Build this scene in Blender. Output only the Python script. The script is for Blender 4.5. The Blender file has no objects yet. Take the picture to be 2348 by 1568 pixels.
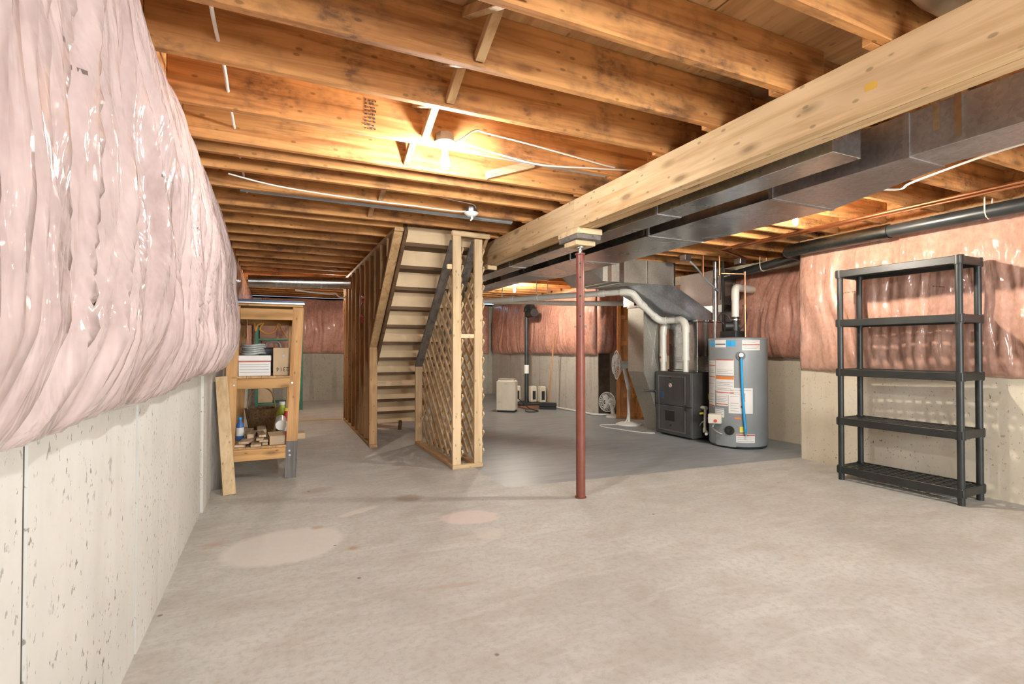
import bpy, bmesh, math, random
from mathutils import Vector, Matrix, noise
R = math.radians
random.seed(7)
SC = bpy.context.scene
COL = SC.collection

# ---------------------------------------------------------------- camera, world, exposure
cd = bpy.data.cameras.new('camera'); cam = bpy.data.objects.new('camera', cd); COL.objects.link(cam)
cd.sensor_width = 36.0; cd.lens = 36.0 * 1170 / 2348; cd.clip_start = 0.02
cam.location = (0, 0, 1.18); cam.rotation_euler = (R(90.79), 0, R(-24.8))
SC.camera = cam
w = bpy.data.worlds.new('world'); SC.world = w; w.use_nodes = True
w.node_tree.nodes['Background'].inputs[0].default_value = (0.55, 0.75, 1.0, 1)
w.node_tree.nodes['Background'].inputs[1].default_value = 1.0
SC.view_settings.view_transform = 'Standard'; SC.view_settings.look = 'None'
SC.view_settings.gamma = 1.0; SC.view_settings.use_curve_mapping = False
SC.view_settings.exposure = 0.62
cy = SC.cycles
cy.max_bounces = 5; cy.diffuse_bounces = 4; cy.glossy_bounces = 2; cy.transmission_bounces = 3; cy.transparent_max_bounces = 4
cy.sample_clamp_indirect = 4.0; cy.use_denoising = True
cy.use_adaptive_sampling = True; cy.adaptive_threshold = 0.15; cy.adaptive_min_samples = 16; cy.use_light_tree = False
cy.caustics_reflective = False; cy.caustics_refractive = False

def area_light(name, loc, rot, sx, sy, power, col):
    l = bpy.data.lights.new(name, 'AREA'); l.shape = 'RECTANGLE'; l.size = sx; l.size_y = sy
    l.energy = power; l.color = col
    o = bpy.data.objects.new(name, l); COL.objects.link(o); o.location = loc; o.rotation_euler = rot
    return o
# fill light added behind the photographer; cool daylight from an unseen back window
area_light('fill_rear', (2.3, -3.36, 1.45), (R(90), 0, 0), 2.6, 1.5, 240, (0.90, 0.97, 1.0))
area_light('daylight_back', (3.0, 12.42, 1.75), (R(-90), 0, 0), 0.9, 0.6, 450, (0.38, 0.62, 1.0))
BULB_W = (0.94, 0.97, 0.97)
BULB_E = 1150.0
BULB_WARM = (1.0, 0.90, 0.76)
BULB_EW = 3100.0

# ---------------------------------------------------------------- materials
def nt(name):
    m = bpy.data.materials.new(name); m.use_nodes = True
    t = m.node_tree; return m, t, t.nodes['Principled BSDF'], t.links
def c4(c): return (c[0], c[1], c[2], 1)
def nd(t, ty, **k):
    n = t.nodes.new(ty)
    for a, b in k.items(): setattr(n, a, b)
    return n
def coords(t, scale=(1, 1, 1), rnd=0.0):
    tc = nd(t, 'ShaderNodeTexCoord'); mp = nd(t, 'ShaderNodeMapping'); mp.inputs['Scale'].default_value = scale
    if rnd:
        oi = nd(t, 'ShaderNodeObjectInfo'); mu = nd(t, 'ShaderNodeMath', operation='MULTIPLY'); mu.inputs[1].default_value = rnd
        t.links.new(oi.outputs['Random'], mu.inputs[0])
        ad = nd(t, 'ShaderNodeVectorMath', operation='ADD')
        t.links.new(tc.outputs['Object'], ad.inputs[0]); t.links.new(mu.outputs[0], ad.inputs[1])
        t.links.new(ad.outputs[0], mp.inputs[0])
    else: t.links.new(tc.outputs['Object'], mp.inputs[0])
    return mp.outputs[0]
def noi(t, v, scale, detail=3, rough=.55, dist=0):
    n = nd(t, 'ShaderNodeTexNoise'); t.links.new(v, n.inputs['Vector'])
    n.inputs['Scale'].default_value = scale; n.inputs['Detail'].default_value = detail
    n.inputs['Roughness'].default_value = rough; n.inputs['Distortion'].default_value = dist
    return n.outputs['Fac']
def ramp(t, f, stops):
    r = nd(t, 'ShaderNodeValToRGB'); t.links.new(f, r.inputs[0]); e = r.color_ramp.elements
    while len(e) < len(stops): e.new(0.5)
    for i, (p, c) in enumerate(stops): e[i].position = p; e[i].color = c4(c) if not isinstance(c, (int, float)) else (c, c, c, 1)
    return r.outputs[0]
def mixc(t, f, a, b, mode='MIX'):
    m = nd(t, 'ShaderNodeMix', data_type='RGBA', blend_type=mode)
    for s, v in ((0, f), (6, a), (7, b)):
        if isinstance(v, (int, float)): m.inputs[s].default_value = v
        elif isinstance(v, tuple): m.inputs[s].default_value = c4(v)
        else: t.links.new(v, m.inputs[s])
    return m.outputs[2]
def math_(t, op, a, b=None):
    m = nd(t, 'ShaderNodeMath', operation=op)
    for i, v in enumerate((a, b)):
        if v is None: continue
        if isinstance(v, (int, float)): m.inputs[i].default_value = v
        else: t.links.new(v, m.inputs[i])
    return m.outputs[0]
def bump(t, p, h, s, d=0.01):
    b = nd(t, 'ShaderNodeBump'); b.inputs['Strength'].default_value = s; b.inputs['Distance'].default_value = d
    t.links.new(h, b.inputs['Height']); t.links.new(b.outputs[0], p.inputs['Normal'])

def plain(name, c, rough=.5, metal=0.0, var=.12, scale=8, spec=.5):
    m, t, p, L = nt(name)
    v = coords(t, rnd=9.0); f = noi(t, v, scale)
    a = tuple(x * (1 - var) for x in c); b = tuple(min(1, x * (1 + var)) for x in c)
    L.new(ramp(t, f, [(.3, a), (.7, b)]), p.inputs['Base Color'])
    p.inputs['Roughness'].default_value = rough; p.inputs['Metallic'].default_value = metal
    p.inputs['Specular IOR Level'].default_value = spec
    return m
def wood(name, dark, light, ax, knots=.55, grey=0.0, rough=.75, stain=None):
    m, t, p, L = nt(name)
    s = [9, 9, 9]; s[ax] = .55
    v = coords(t, tuple(s), rnd=31.0)
    g = noi(t, v, 2.2, 4, .62, .6)
    s2 = [2.2, 2.2, 2.2]; s2[ax] = .8
    v2 = coords(t, tuple(s2), rnd=17.0); bl = noi(t, v2, 1.3, 3)
    col = ramp(t, g, [(.33, dark), (.57, light)])
    oi = nd(t, 'ShaderNodeObjectInfo')
    hv = nd(t, 'ShaderNodeHueSaturation'); L.new(col, hv.inputs['Color'])
    L.new(math_(t, 'ADD', math_(t, 'MULTIPLY', oi.outputs['Random'], .24), .88), hv.inputs['Value'])
    col = mixc(t, math_(t, 'MULTIPLY', ramp(t, bl, [(.42, 0.0), (.68, 1.0)]), .42), hv.outputs[0], tuple(x * .55 for x in dark))
    s3 = [7, 7, 7]; s3[ax] = 2.6
    v3 = coords(t, tuple(s3), rnd=23.0)
    vo = nd(t, 'ShaderNodeTexVoronoi'); L.new(v3, vo.inputs['Vector']); vo.inputs['Scale'].default_value = 1.0
    k = ramp(t, vo.outputs['Distance'], [(.09, 1.0), (.13, .55), (.23, 0.0)])
    col = mixc(t, math_(t, 'MULTIPLY', k, knots), col, tuple(x * .33 for x in dark))
    v4 = coords(t, tuple(18 if i != ax else 9 for i in range(3)), rnd=13.0)
    vq = nd(t, 'ShaderNodeTexVoronoi'); L.new(v4, vq.inputs['Vector']); vq.inputs['Scale'].default_value = 1.0
    col = mixc(t, math_(t, 'MULTIPLY', ramp(t, vq.outputs['Distance'], [(.10, 1.0), (.16, 0.0)]), .55 if knots > .2 else 0.0), col, tuple(x * .3 for x in dark))
    if stain:
        st = noi(t, coords(t, (1.6, 1.6, 1.6), rnd=5.0), 1.5, 4, .75)
        sf_ = ramp(t, noi(t, coords(t, tuple(26 if i != ax else 14 for i in range(3)), rnd=3.0), 1.0, 3, .7), [(.40, .25), (.62, 1.0)])
        col = mixc(t, math_(t, 'MULTIPLY', math_(t, 'MULTIPLY', ramp(t, st, [(.48, 0.0), (.66, 1.0)]), sf_), .8), col, stain)
    L.new(col, p.inputs['Base Color']); p.inputs['Roughness'].default_value = rough
    p.inputs['Specular IOR Level'].default_value = .25
    bump(t, p, g, .25, .004)
    return m
def concrete(name, c, dark, pits=.8, stain=.5, pscale=26):
    m, t, p, L = nt(name)
    v = coords(t, (1, 1, 1)); f = noi(t, v, 1.1, 3, .6); f2 = noi(t, v, 9, 3, .6)
    vs = coords(t, (5, 5, .5)); fs = noi(t, vs, 1.2, 4)
    col = ramp(t, f, [(.32, tuple(x * .86 for x in c)), (.66, c)])
    col = mixc(t, math_(t, 'MULTIPLY', ramp(t, fs, [(.5, 0.0), (.75, 1.0)]), stain), col, dark)
    col = mixc(t, math_(t, 'MULTIPLY', ramp(t, f2, [(.52, 0.0), (.75, 1.0)]), stain * .5), col, dark)
    vp = coords(t, (1, 1, .72))
    msk = ramp(t, noi(t, v, 3.0, 3, .65), [(.35, 0.0), (.60, 1.0)])
    k = math_(t, 'MULTIPLY', ramp(t, noi(t, vp, pscale * 1.9, 3, .6), [(.62, 0.0), (.68, 1.0)]), msk)
    blot = ramp(t, noi(t, coords(t, (1, 1, .45)), 6.5, 4, .65), [(.685, 0.0), (.72, 1.0)])
    col = mixc(t, math_(t, 'MULTIPLY', k, pits), col, tuple(x * .35 for x in dark))
    col = mixc(t, math_(t, 'MULTIPLY', blot, pits * .75), col, tuple(x * .55 for x in dark))
    L.new(col, p.inputs['Base Color']); p.inputs['Roughness'].default_value = .85; p.inputs['Specular IOR Level'].default_value = .2
    bump(t, p, math_(t, 'SUBTRACT', f2, k), .35, .006)
    return m
def insul(name, a, b, coat=.8, rough=.16, sc=3.2):
    m, t, p, L = nt(name)
    v = coords(t, (1, 1, .6)); f = noi(t, v, sc, 4, .68); f2 = noi(t, v, sc * 7, 3, .7)
    col = mixc(t, .38, ramp(t, f, [(.30, a), (.66, b)]), ramp(t, f2, [(.3, tuple(x * .7 for x in a)), (.7, tuple(min(1, x * 1.08) for x in b))]))
    tcx = nd(t, 'ShaderNodeTexCoord'); sx = nd(t, 'ShaderNodeSeparateXYZ'); L.new(tcx.outputs['Object'], sx.inputs[0])
    al = math_(t, 'ADD', sx.outputs[0], sx.outputs[1])
    zz = math_(t, 'ADD', sx.outputs[2], math_(t, 'MULTIPLY', noi(t, coords(t, (1, 1, 0)), 1.1, 1), .22))
    band = math_(t, 'LESS_THAN', math_(t, 'ABSOLUTE', math_(t, 'SUBTRACT', zz, 1.80)), .0045)
    ds = math_(t, 'GREATER_THAN', noi(t, coords(t, (1, 1, 0)), 75, 1), .5)
    gp = math_(t, 'LESS_THAN', math_(t, 'FRACT', math_(t, 'MULTIPLY', al, 1.35)), .16)
    col = mixc(t, math_(t, 'MULTIPLY', math_(t, 'MULTIPLY', band, ds), math_(t, 'MULTIPLY', gp, .75)), col, (.06, .04, .04))
    L.new(col, p.inputs['Base Color']); p.inputs['Roughness'].default_value = .8
    p.inputs['Coat Weight'].default_value = coat; p.inputs['Coat Roughness'].default_value = rough; p.inputs['Coat IOR'].default_value = 1.5
    vw = coords(t, (2.6, 2.6, .7)); fw = noi(t, vw, 3.4, 3, .5, 1.4)
    b = nd(t, 'ShaderNodeBump'); b.inputs['Strength'].default_value = .7; b.inputs['Distance'].default_value = .05
    L.new(fw, b.inputs['Height']); L.new(b.outputs[0], p.inputs['Coat Normal'])
    b2 = nd(t, 'ShaderNodeBump'); b2.inputs['Strength'].default_value = .25; b2.inputs['Distance'].default_value = .02
    L.new(fw, b2.inputs['Height']); L.new(b2.outputs[0], p.inputs['Normal'])
    return m
def galv(name, c, rough=.38, var=.18, metal=1.0):
    m, t, p, L = nt(name)
    v = coords(t); vo = nd(t, 'ShaderNodeTexVoronoi'); L.new(v, vo.inputs['Vector']); vo.inputs['Scale'].default_value = 55
    n = noi(t, v, 2.5, 4)
    col = mixc(t, .5, ramp(t, vo.outputs['Color'], [(.2, tuple(x * (1 - var) for x in c)), (.8, tuple(min(1, x * (1 + var)) for x in c))]), ramp(t, n, [(.3, tuple(x * .75 for x in c)), (.7, c)]))
    L.new(col, p.inputs['Base Color']); p.inputs['Metallic'].default_value = metal
    L.new(ramp(t, n, [(.3, rough * .8), (.7, rough * 1.25)]), p.inputs['Roughness'])
    bump(t, p, noi(t, v, 5, 2), .12, .01)
    return m
def emis(name, c, e):
    m, t, p, L = nt(name); p.inputs['Base Color'].default_value = c4(c)
    p.inputs['Emission Color'].default_value = c4(c); p.inputs['Emission Strength'].default_value = e
    return m

def floor_mat():
    m, t, p, L = nt('floor_concrete')
    tc = nd(t, 'ShaderNodeTexCoord'); sp = nd(t, 'ShaderNodeSeparateXYZ'); L.new(tc.outputs['Object'], sp.inputs[0])
    x, y = sp.outputs[0], sp.outputs[1]
    v = coords(t); big = noi(t, v, .8, 3, .6); mid = noi(t, v, 3.5, 4, .65); fine = noi(t, v, 30, 3, .7)
    sw = noi(t, coords(t, (1.2, 4.5, 1)), 2.0, 5, .6, .8)
    base = ramp(t, big, [(.3, (.46, .455, .42)), (.7, (.60, .60, .56))])
    base = mixc(t, math_(t, 'MULTIPLY', ramp(t, mid, [(.45, 0.0), (.7, 1.0)]), .42), base, (.40, .34, .27))
    base = mixc(t, math_(t, 'MULTIPLY', ramp(t, sw, [(.48, 0.0), (.7, 1.0)]), .45), base, (.68, .67, .63))
    base = mixc(t, math_(t, 'MULTIPLY', ramp(t, fine, [(.46, 0.0), (.66, 1.0)]), .38), base, (.36, .31, .25))
    wob = math_(t, 'MULTIPLY', math_(t, 'SUBTRACT', mid, .5), .55)
    def patch(cx, cy, rx, ry, c, amt, rot=0.0, soft=.12, wb=1.0):
        nonlocal base
        ca, sa = math.cos(rot), math.sin(rot)
        dx = math_(t, 'SUBTRACT', x, cx); dy = math_(t, 'SUBTRACT', y, cy)
        u = math_(t, 'DIVIDE', math_(t, 'ADD', math_(t, 'MULTIPLY', dx, ca), math_(t, 'MULTIPLY', dy, sa)), rx)
        q = math_(t, 'DIVIDE', math_(t, 'SUBTRACT', math_(t, 'MULTIPLY', dy, ca), math_(t, 'MULTIPLY', dx, sa)), ry)
        d = math_(t, 'ADD', math_(t, 'SQRT', math_(t, 'ADD', math_(t, 'MULTIPLY', u, u), math_(t, 'MULTIPLY', q, q))), math_(t, 'MULTIPLY', wob, wb))
        base = mixc(t, math_(t, 'MULTIPLY', ramp(t, d, [(1 - soft, 1.0), (1.0, 0.0)]), amt), base, c)
    patch(.06, 3.37, .36, .31, (.70, .66, .60), .75, .2, .14, .45)
    patch(1.24, 3.40, .22, .15, (.74, .62, .57), .7, -.3, .2, 1.6)
    patch(1.24, 3.05, .12, .13, (.68, .61, .55), .5, 0, .3, 1.6)
    patch(.95, 4.02, .13, .11, (.30, .20, .13), .6, 0, .6, 3.2)
    patch(.30, 4.55, .16, .10, (.36, .25, .17), .5, .4, .6, 3.0)
    patch(.55, 3.85, .20, .05, (.72, .66, .58), .6, .5, .3, 1.0)
    patch(-.33, 3.55, .10, .08, (.45, .28, .17), .5, .2, .7, 3.0)
    patch(.42, 3.16, .05, .05, (.36, .2, .11), .6, 0, .7, 2.5)
    patch(.25, 3.62, .05, .05, (.42, .25, .13), .6, 0, .7, 2.5)
    patch(.8, 2.45, .22, .03, (.45, .31, .23), .45, -.15, .6, 1.2)
    # specks
    vo = nd(t, 'ShaderNodeTexVoronoi'); L.new(v, vo.inputs['Vector']); vo.inputs['Scale'].default_value = 3.4
    base = mixc(t, math_(t, 'MULTIPLY', ramp(t, vo.outputs['Distance'], [(.025, 1.0), (.045, 0.0)]), .7), base, (.10, .07, .05))
    # grey floor paint
    edge = math_(t, 'SUBTRACT', 4.09, math_(t, 'MULTIPLY', x, .0676))
    wob2 = math_(t, 'ADD', math_(t, 'MULTIPLY', math_(t, 'SUBTRACT', fine, .5), .10), math_(t, 'MULTIPLY', math_(t, 'SUBTRACT', mid, .5), .10))
    e1 = math_(t, 'ADD', math_(t, 'SUBTRACT', y, edge), math_(t, 'MULTIPLY', wob2, .5))
    e2 = math_(t, 'ADD', math_(t, 'SUBTRACT', x, 1.79), wob2)
    mk = math_(t, 'MINIMUM', e1, e2)
    mask = ramp(t, math_(t, 'ADD', math_(t, 'MULTIPLY', mk, 20.0), .5), [(.3, 0.0), (.7, 1.0)])
    paint = ramp(t, sw, [(.3, (.24, .27, .285)), (.75, (.36, .38, .385))])
    paint = mixc(t, math_(t, 'MULTIPLY', ramp(t, mid, [(.55, 0.0), (.75, 1.0)]), .35), paint, (.42, .41, .38))
    L.new(mixc(t, mask, base, paint), p.inputs['Base Color'])
    L.new(ramp(t, mask, [(0, .62), (1, .42)]), p.inputs['Roughness']); p.inputs['Specular IOR Level'].default_value = .35
    bump(t, p, mid, .12, .01)
    return m

W_DK, W_LT = (.36, .14, .042), (.70, .34, .12)
M_JOIST = wood('joist_wood', W_DK, W_LT, 0, .6, stain=(.12, .06, .035))
M_BEAM = wood('beam_wood', (.58, .37, .18), (.76, .55, .32), 1, .7)
M_PLY = wood('subfloor_wood', (.50, .27, .11), (.66, .40, .19), 1, .25)
M_STUDX = wood('stud_wood_x', (.47, .27, .12), (.68, .45, .23), 0, .5)
M_STUDY = wood('stud_wood_y', (.40, .22, .10), (.58, .37, .18), 1, .5)
M_STUDZ = wood('stud_wood_z', (.34, .18, .08), (.52, .31, .15), 2, .5)
M_PALEZ = wood('pale_post_wood', (.60, .41, .22), (.76, .57, .35), 2, .45)
M_PALEX = wood('pale_block_wood', (.62, .43, .23), (.78, .58, .35), 0, .4)
M_PALEY = wood('pale_plate_wood', (.48, .30, .16), (.64, .43, .24), 1, .4)
M_GREYW = wood('weathered_wood', (.15, .13, .115), (.25, .22, .195), 1, .3)
M_GREYZ = wood('weathered_leg_wood', (.16, .15, .14), (.28, .26, .24), 2, .3)
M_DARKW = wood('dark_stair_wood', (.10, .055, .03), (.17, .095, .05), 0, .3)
M_RISER = plain('riser_board', (.72, .52, .31), .8, var=.07, scale=6)
M_OFFCUT = wood('offcut_wood', (.46, .33, .2), (.68, .52, .36), 1, .3)
M_BENCH = wood('bench_wood', (.42, .22, .09), (.64, .37, .165), 2, .6)
M_BENCHX = wood('bench_rail_wood', (.42, .22, .085), (.62, .36, .15), 0, .6)
M_ORANGE = wood('stained_door_wood', (.36, .13, .025), (.52, .21, .05), 2, .3, rough=.4)
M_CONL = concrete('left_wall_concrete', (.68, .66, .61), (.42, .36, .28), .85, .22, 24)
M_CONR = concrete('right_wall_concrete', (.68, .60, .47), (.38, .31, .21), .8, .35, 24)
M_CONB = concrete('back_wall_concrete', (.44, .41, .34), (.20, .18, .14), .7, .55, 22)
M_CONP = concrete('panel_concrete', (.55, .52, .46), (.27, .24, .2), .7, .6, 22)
M_JOINT = plain('joint_dirt', (.10, .08, .06), .9, var=.3)
M_INSL = insul('plastic_insulation_pale', (.44, .32, .30), (.63, .50, .475), 1.0, .08, 2.4)
M_INSR = insul('plastic_insulation_salmon', (.36, .175, .12), (.60, .35, .26), 1.0, .07, 4.0)
M_INSB = insul('plastic_insulation_rose', (.36, .15, .105), (.68, .36, .27), 1.0, .07, 5.0)
M_KRAFT = plain('insulation_edge', (.42, .30, .18), .9, var=.3)
M_GALV = galv('galvanised_duct', (.60, .60, .59), .25)
M_GALVD = galv('dull_duct', (.52, .50, .49), .45)
M_SHINY = galv('shiny_tape', (.75, .75, .74), .22)
M_BLACK = plain('black_plastic', (.020, .022, .021), .42, var=.25)
M_BLACKR = plain('black_rubber', (.015, .015, .016), .5, var=.2)
M_ABS = plain('black_abs', (.03, .034, .034), .35, var=.3)
M_REDPOST = plain('red_oxide_steel', (.21, .062, .04), .42, var=.12, scale=14)
M_STEEL = plain('steel', (.5, .5, .5), .35, 1.0)
M_COPPER = plain('copper', (.72, .33, .17), .3, 1.0)
M_PVC = plain('white_pvc', (.74, .71, .64), .32, var=.04)
M_WHITE = plain('white_plastic', (.78, .77, .73), .4, var=.04)
M_CABLE = plain('white_cable', (.72, .69, .62), .5, var=.05)
M_HEATER = plain('grey_heater_paint', (.255, .275, .285), .38, var=.04)
M_FURN = plain('charcoal_steel', (.085, .085, .085), .42, .25, var=.1)
M_FURND = plain('dark_panel', (.02, .02, .02), .4)
M_BLUE = plain('blue_tube', (.02, .33, .68), .4, var=.05)
M_NAVY = plain('navy_laminate', (.035, .06, .11), .3, var=.2)
M_PAPER = plain('label_paper', (.74, .72, .69), .6, var=.03)
M_REDP = plain('red_print', (.55, .07, .04), .6)
M_ORP = plain('orange_print', (.75, .22, .04), .6)
M_INK = plain('grey_print', (.40, .39, .38), .6)
M_INKD = plain('black_print', (.05, .045, .04), .6)
M_YEL = plain('yellow_print', (.75, .62, .05), .5)
M_CARD = plain('cardboard', (.50, .36, .22), .8, var=.08)
M_GREEN = plain('green_steel', (.015, .13, .07), .45, var=.2)
M_RED = plain('red_plastic', (.45, .03, .03), .4)
M_ORCORD = plain('orange_cord', (.75, .33, .06), .5)
M_CREAM = plain('cream_plastic', (.66, .60, .49), .45, var=.05)
M_GREYP = plain('grey_pipe', (.30, .32, .34), .4, .2)
M_TAN = plain('tan_wrap', (.55, .43, .28), .7, var=.15)
M_BROWN = plain('brown_board', (.22, .11, .07), .7)
M_GLASS = plain('window_glass', (.6, .7, .8), .1)
M_BULB = emis('lit_bulb_cool', BULB_W, BULB_E)
M_BULBW = emis('lit_bulb_warm', BULB_WARM, BULB_EW)
M_BULBL = emis('lit_bulb_soft', BULB_WARM, BULB_EW * .38)
M_BULBD = emis('fill_bulb_dim', BULB_W, BULB_E * .7)

# ---------------------------------------------------------------- mesh helpers
class B:
    def __init__(s): s.bm = bmesh.new()
    def box(s, x0, x1, y0, y1, z0, z1):
        r = bmesh.ops.create_cube(s.bm, size=1, matrix=Matrix.Translation(((x0 + x1) / 2, (y0 + y1) / 2, (z0 + z1) / 2)) @ Matrix.Diagonal((abs(x1 - x0), abs(y1 - y0), abs(z1 - z0), 1)))
        return s
    def bar(s, p, q, a, b, up=(0, 0, 1)):
        p, q = Vector(p), Vector(q); d = q - p; L = d.length; z = d.normalized()
        u = Vector(up); x = u.cross(z)
        if x.length < 1e-4: x = Vector((1, 0, 0)).cross(z)
        x.normalize(); y = z.cross(x)
        M = Matrix((x, y, z)).transposed().to_4x4(); M.translation = (p + q) / 2
        bmesh.ops.create_cube(s.bm, size=1, matrix=M @ Matrix.Diagonal((a, b, L, 1)))
        return s
    def cyl(s, p, q, r, r2=None, seg=16, caps=True):
        p, q = Vector(p), Vector(q); d = q - p
        M = d.to_track_quat('Z', 'Y').to_matrix().to_4x4(); M.translation = (p + q) / 2
        bmesh.ops.create_cone(s.bm, cap_ends=caps, segments=seg, radius1=r, radius2=r if r2 is None else r2, depth=d.length, matrix=M)
        return s
    def tube(s, pts, r, seg=8, smooth=0, closed=False):
        P = [Vector(p) for p in pts]
        if smooth:
            Q = []
            n = len(P)
            for i in range(n - 1 if not closed else n):
                a, b, c, d = (P[(i - 1) % n] if closed or i > 0 else P[0]), P[i % n], P[(i + 1) % n], (P[(i + 2) % n] if closed or i + 2 < n else P[-1])
                for k in range(smooth):
                    u = k / smooth
                    Q.append(.5 * ((2 * b) + (c - a) * u + (2 * a - 5 * b + 4 * c - d) * u * u + (-a + 3 * b - 3 * c + d) * u ** 3))
            if not closed: Q.append(P[-1])
            P = Q
        rings = []; n = len(P); prev = None
        for i, p in enumerate(P):
            a = P[(i - 1) % n] if closed or i > 0 else P[i]; b = P[(i + 1) % n] if closed or i < n - 1 else P[i]
            z = (b - a).normalized()
            x = (prev - z * prev.dot(z)) if prev is not None else z.orthogonal()
            if x.length < 1e-5: x = z.orthogonal()
            x.normalize(); prev = x; y = z.cross(x)
            rr = r(i / max(1, n - 1)) if callable(r) else r
            rings.append([s.bm.verts.new(p + (x * math.cos(k * 2 * math.pi / seg) + y * math.sin(k * 2 * math.pi / seg)) * rr) for k in range(seg)])
        for i in range(n if closed else n - 1):
            A, Bq = rings[i], rings[(i + 1) % n]
            for k in range(seg): s.bm.faces.new((A[k], A[(k + 1) % seg], Bq[(k + 1) % seg], Bq[k]))
        if not closed:
            s.bm.faces.new(list(reversed(rings[0]))); s.bm.faces.new(rings[-1])
        return s
    def lathe(s, prof, seg=32, loc=(0, 0, 0), rot=None):
        M = Matrix.Translation(loc)
        if rot is not None: M = M @ rot
        rings = []
        for r, z in prof:
            rings.append([s.bm.verts.new(M @ Vector((r * math.cos(k * 2 * math.pi / seg), r * math.sin(k * 2 * math.pi / seg), z))) for k in range(seg)])
        for A, Bq in zip(rings, rings[1:]):
            for k in range(seg): s.bm.faces.new((A[k], A[(k + 1) % seg], Bq[(k + 1) % seg], Bq[k]))
        s.bm.faces.new(list(reversed(rings[0]))); s.bm.faces.new(rings[-1])
        return s
    def hull(s, top, bot):
        """loft between two equal-length vertex loops, capped"""
        A = [s.bm.verts.new(p) for p in top]; C = [s.bm.verts.new(p) for p in bot]; n = len(A)
        for k in range(n): s.bm.faces.new((A[k], A[(k + 1) % n], C[(k + 1) % n], C[k]))
        s.bm.faces.new(list(reversed(A))); s.bm.faces.new(C)
        return s
    def curved(s, c, r, a0, a1, z0, z1, t=.002, n=8):
        """thin patch wrapped on a vertical cylinder"""
        I, O = [], []
        for k in range(n + 1):
            a = a0 + (a1 - a0) * k / n; ca, sa = math.cos(a), math.sin(a)
            I.append([s.bm.verts.new((c[0] + r * ca, c[1] + r * sa, z)) for z in (z0, z1)])
            O.append([s.bm.verts.new((c[0] + (r + t) * ca, c[1] + (r + t) * sa, z)) for z in (z0, z1)])
        f = s.bm.faces.new
        for k in range(n):
            f((O[k][0], O[k + 1][0], O[k + 1][1], O[k][1])); f((I[k + 1][0], I[k][0], I[k][1], I[k + 1][1]))
            f((O[k][1], O[k + 1][1], I[k + 1][1], I[k][1])); f((I[k][0], I[k + 1][0], O[k + 1][0], O[k][0]))
        f((I[0][0], O[0][0], O[0][1], I[0][1])); f((O[n][0], I[n][0], I[n][1], O[n][1]))
        return s
    def done(s, name, mat, parent=None, smooth=False, bev=0.0, xf=None, **props):
        if bev:
            bmesh.ops.bevel(s.bm, geom=s.bm.edges[:], offset=bev, segments=1, affect='EDGES', clamp_overlap=True)
        if xf is not None: s.bm.transform(xf)
        bmesh.ops.recalc_face_normals(s.bm, faces=s.bm.faces[:])
        me = bpy.data.meshes.new(name); s.bm.to_mesh(me); s.bm.free()
        if smooth:
            for f in me.polygons: f.use_smooth = True
            try: me.set_sharp_from_angle(angle=R(40))
            except Exception: pass
        me.materials.append(mat)
        return link(name, me, parent, **props)
def link(name, me, parent=None, **props):
    o = bpy.data.objects.new(name, me); COL.objects.link(o)
    if parent is not None:
        o.parent = parent
        if parent.type == 'EMPTY' and parent.get('_w'): o.matrix_parent_inverse = Matrix.Translation(-parent.location)
    for k, v in props.items(): o[k] = v
    return o
def thing(name, label, cat, loc=(0, 0, 0), group=None, kind=None, world=True):
    e = bpy.data.objects.new(name, None); COL.objects.link(e); e.location = loc; e.empty_display_size = .1
    e['label'] = label
    if cat: e['category'] = cat
    if group: e['group'] = group
    if kind: e['kind'] = kind
    if world: e['_w'] = 1
    return e
def box(name, mat, parent, x0, x1, y0, y1, z0, z1, bev=0.0, **p):
    return B().box(x0, x1, y0, y1, z0, z1).done(name, mat, parent, bev=bev, **p)
def copy_tree(root, loc, label=None):
    r = root.copy(); COL.objects.link(r); r.location = loc
    if label: r['label'] = label
    def rec(a, b):
        for ch in list(a.children):
            if ch.name in skip: continue
            c = ch.copy(); COL.objects.link(c); c.parent = b; rec(ch, c)
    skip = set(); rec(root, r)
    return r

# ---------------------------------------------------------------- setting: floor, walls, ceiling
XL, XR, XRR, XRF = -0.49, 5.15, 5.90, 5.20
YB, YR = 12.5, -3.4
Y1, Y2 = 3.70, 7.60
ZJ, ZS = 2.35, 2.585
fl = box('floor', floor_mat(), None, XL - .3, XRR + .3, YR - .3, YB + .3, -.12, 0, kind='structure', label='beige concrete basement floor with grey painted area at the back')

def wall(name, mat, x0, x1, y0, y1, label, zt=ZJ):
    return box(name, mat, None, x0, x1, y0, y1, -.05, zt, kind='structure', label=label)
wl = wall('wall_left', M_JOINT, XL - .25, XL - .006, YR, YB, 'pale poured concrete foundation wall with vertical form seams on the left')
seams = [YR + .02, -2.3, -1.1, .35, 1.45, 2.41, 3.35, 4.28, 4.70, 5.9, 7.1, 8.3, 9.5, 10.7, 11.9, YB]
for i, (a, b) in enumerate(zip(seams, seams[1:])):
    g = .03 if abs(b - 1.45) < .01 else .007
    g0 = .007
    box('concrete_panel', M_CONL, wl, XL - .006, XL + (.012 if 4.2 < a < 4.3 else 0) + (.004 if i % 2 else 0), a + g0, b - g, 0, ZJ - .04)
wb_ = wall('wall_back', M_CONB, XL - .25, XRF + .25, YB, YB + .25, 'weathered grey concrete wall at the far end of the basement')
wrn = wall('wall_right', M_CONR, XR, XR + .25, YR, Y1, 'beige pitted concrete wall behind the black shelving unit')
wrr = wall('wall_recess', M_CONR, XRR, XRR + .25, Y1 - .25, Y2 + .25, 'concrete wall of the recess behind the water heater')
wr1 = wall('wall_recess_return', M_CONR, XR + .25, XRR, Y1 - .25, Y1, 'short return wall at the near side of the recess')
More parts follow.
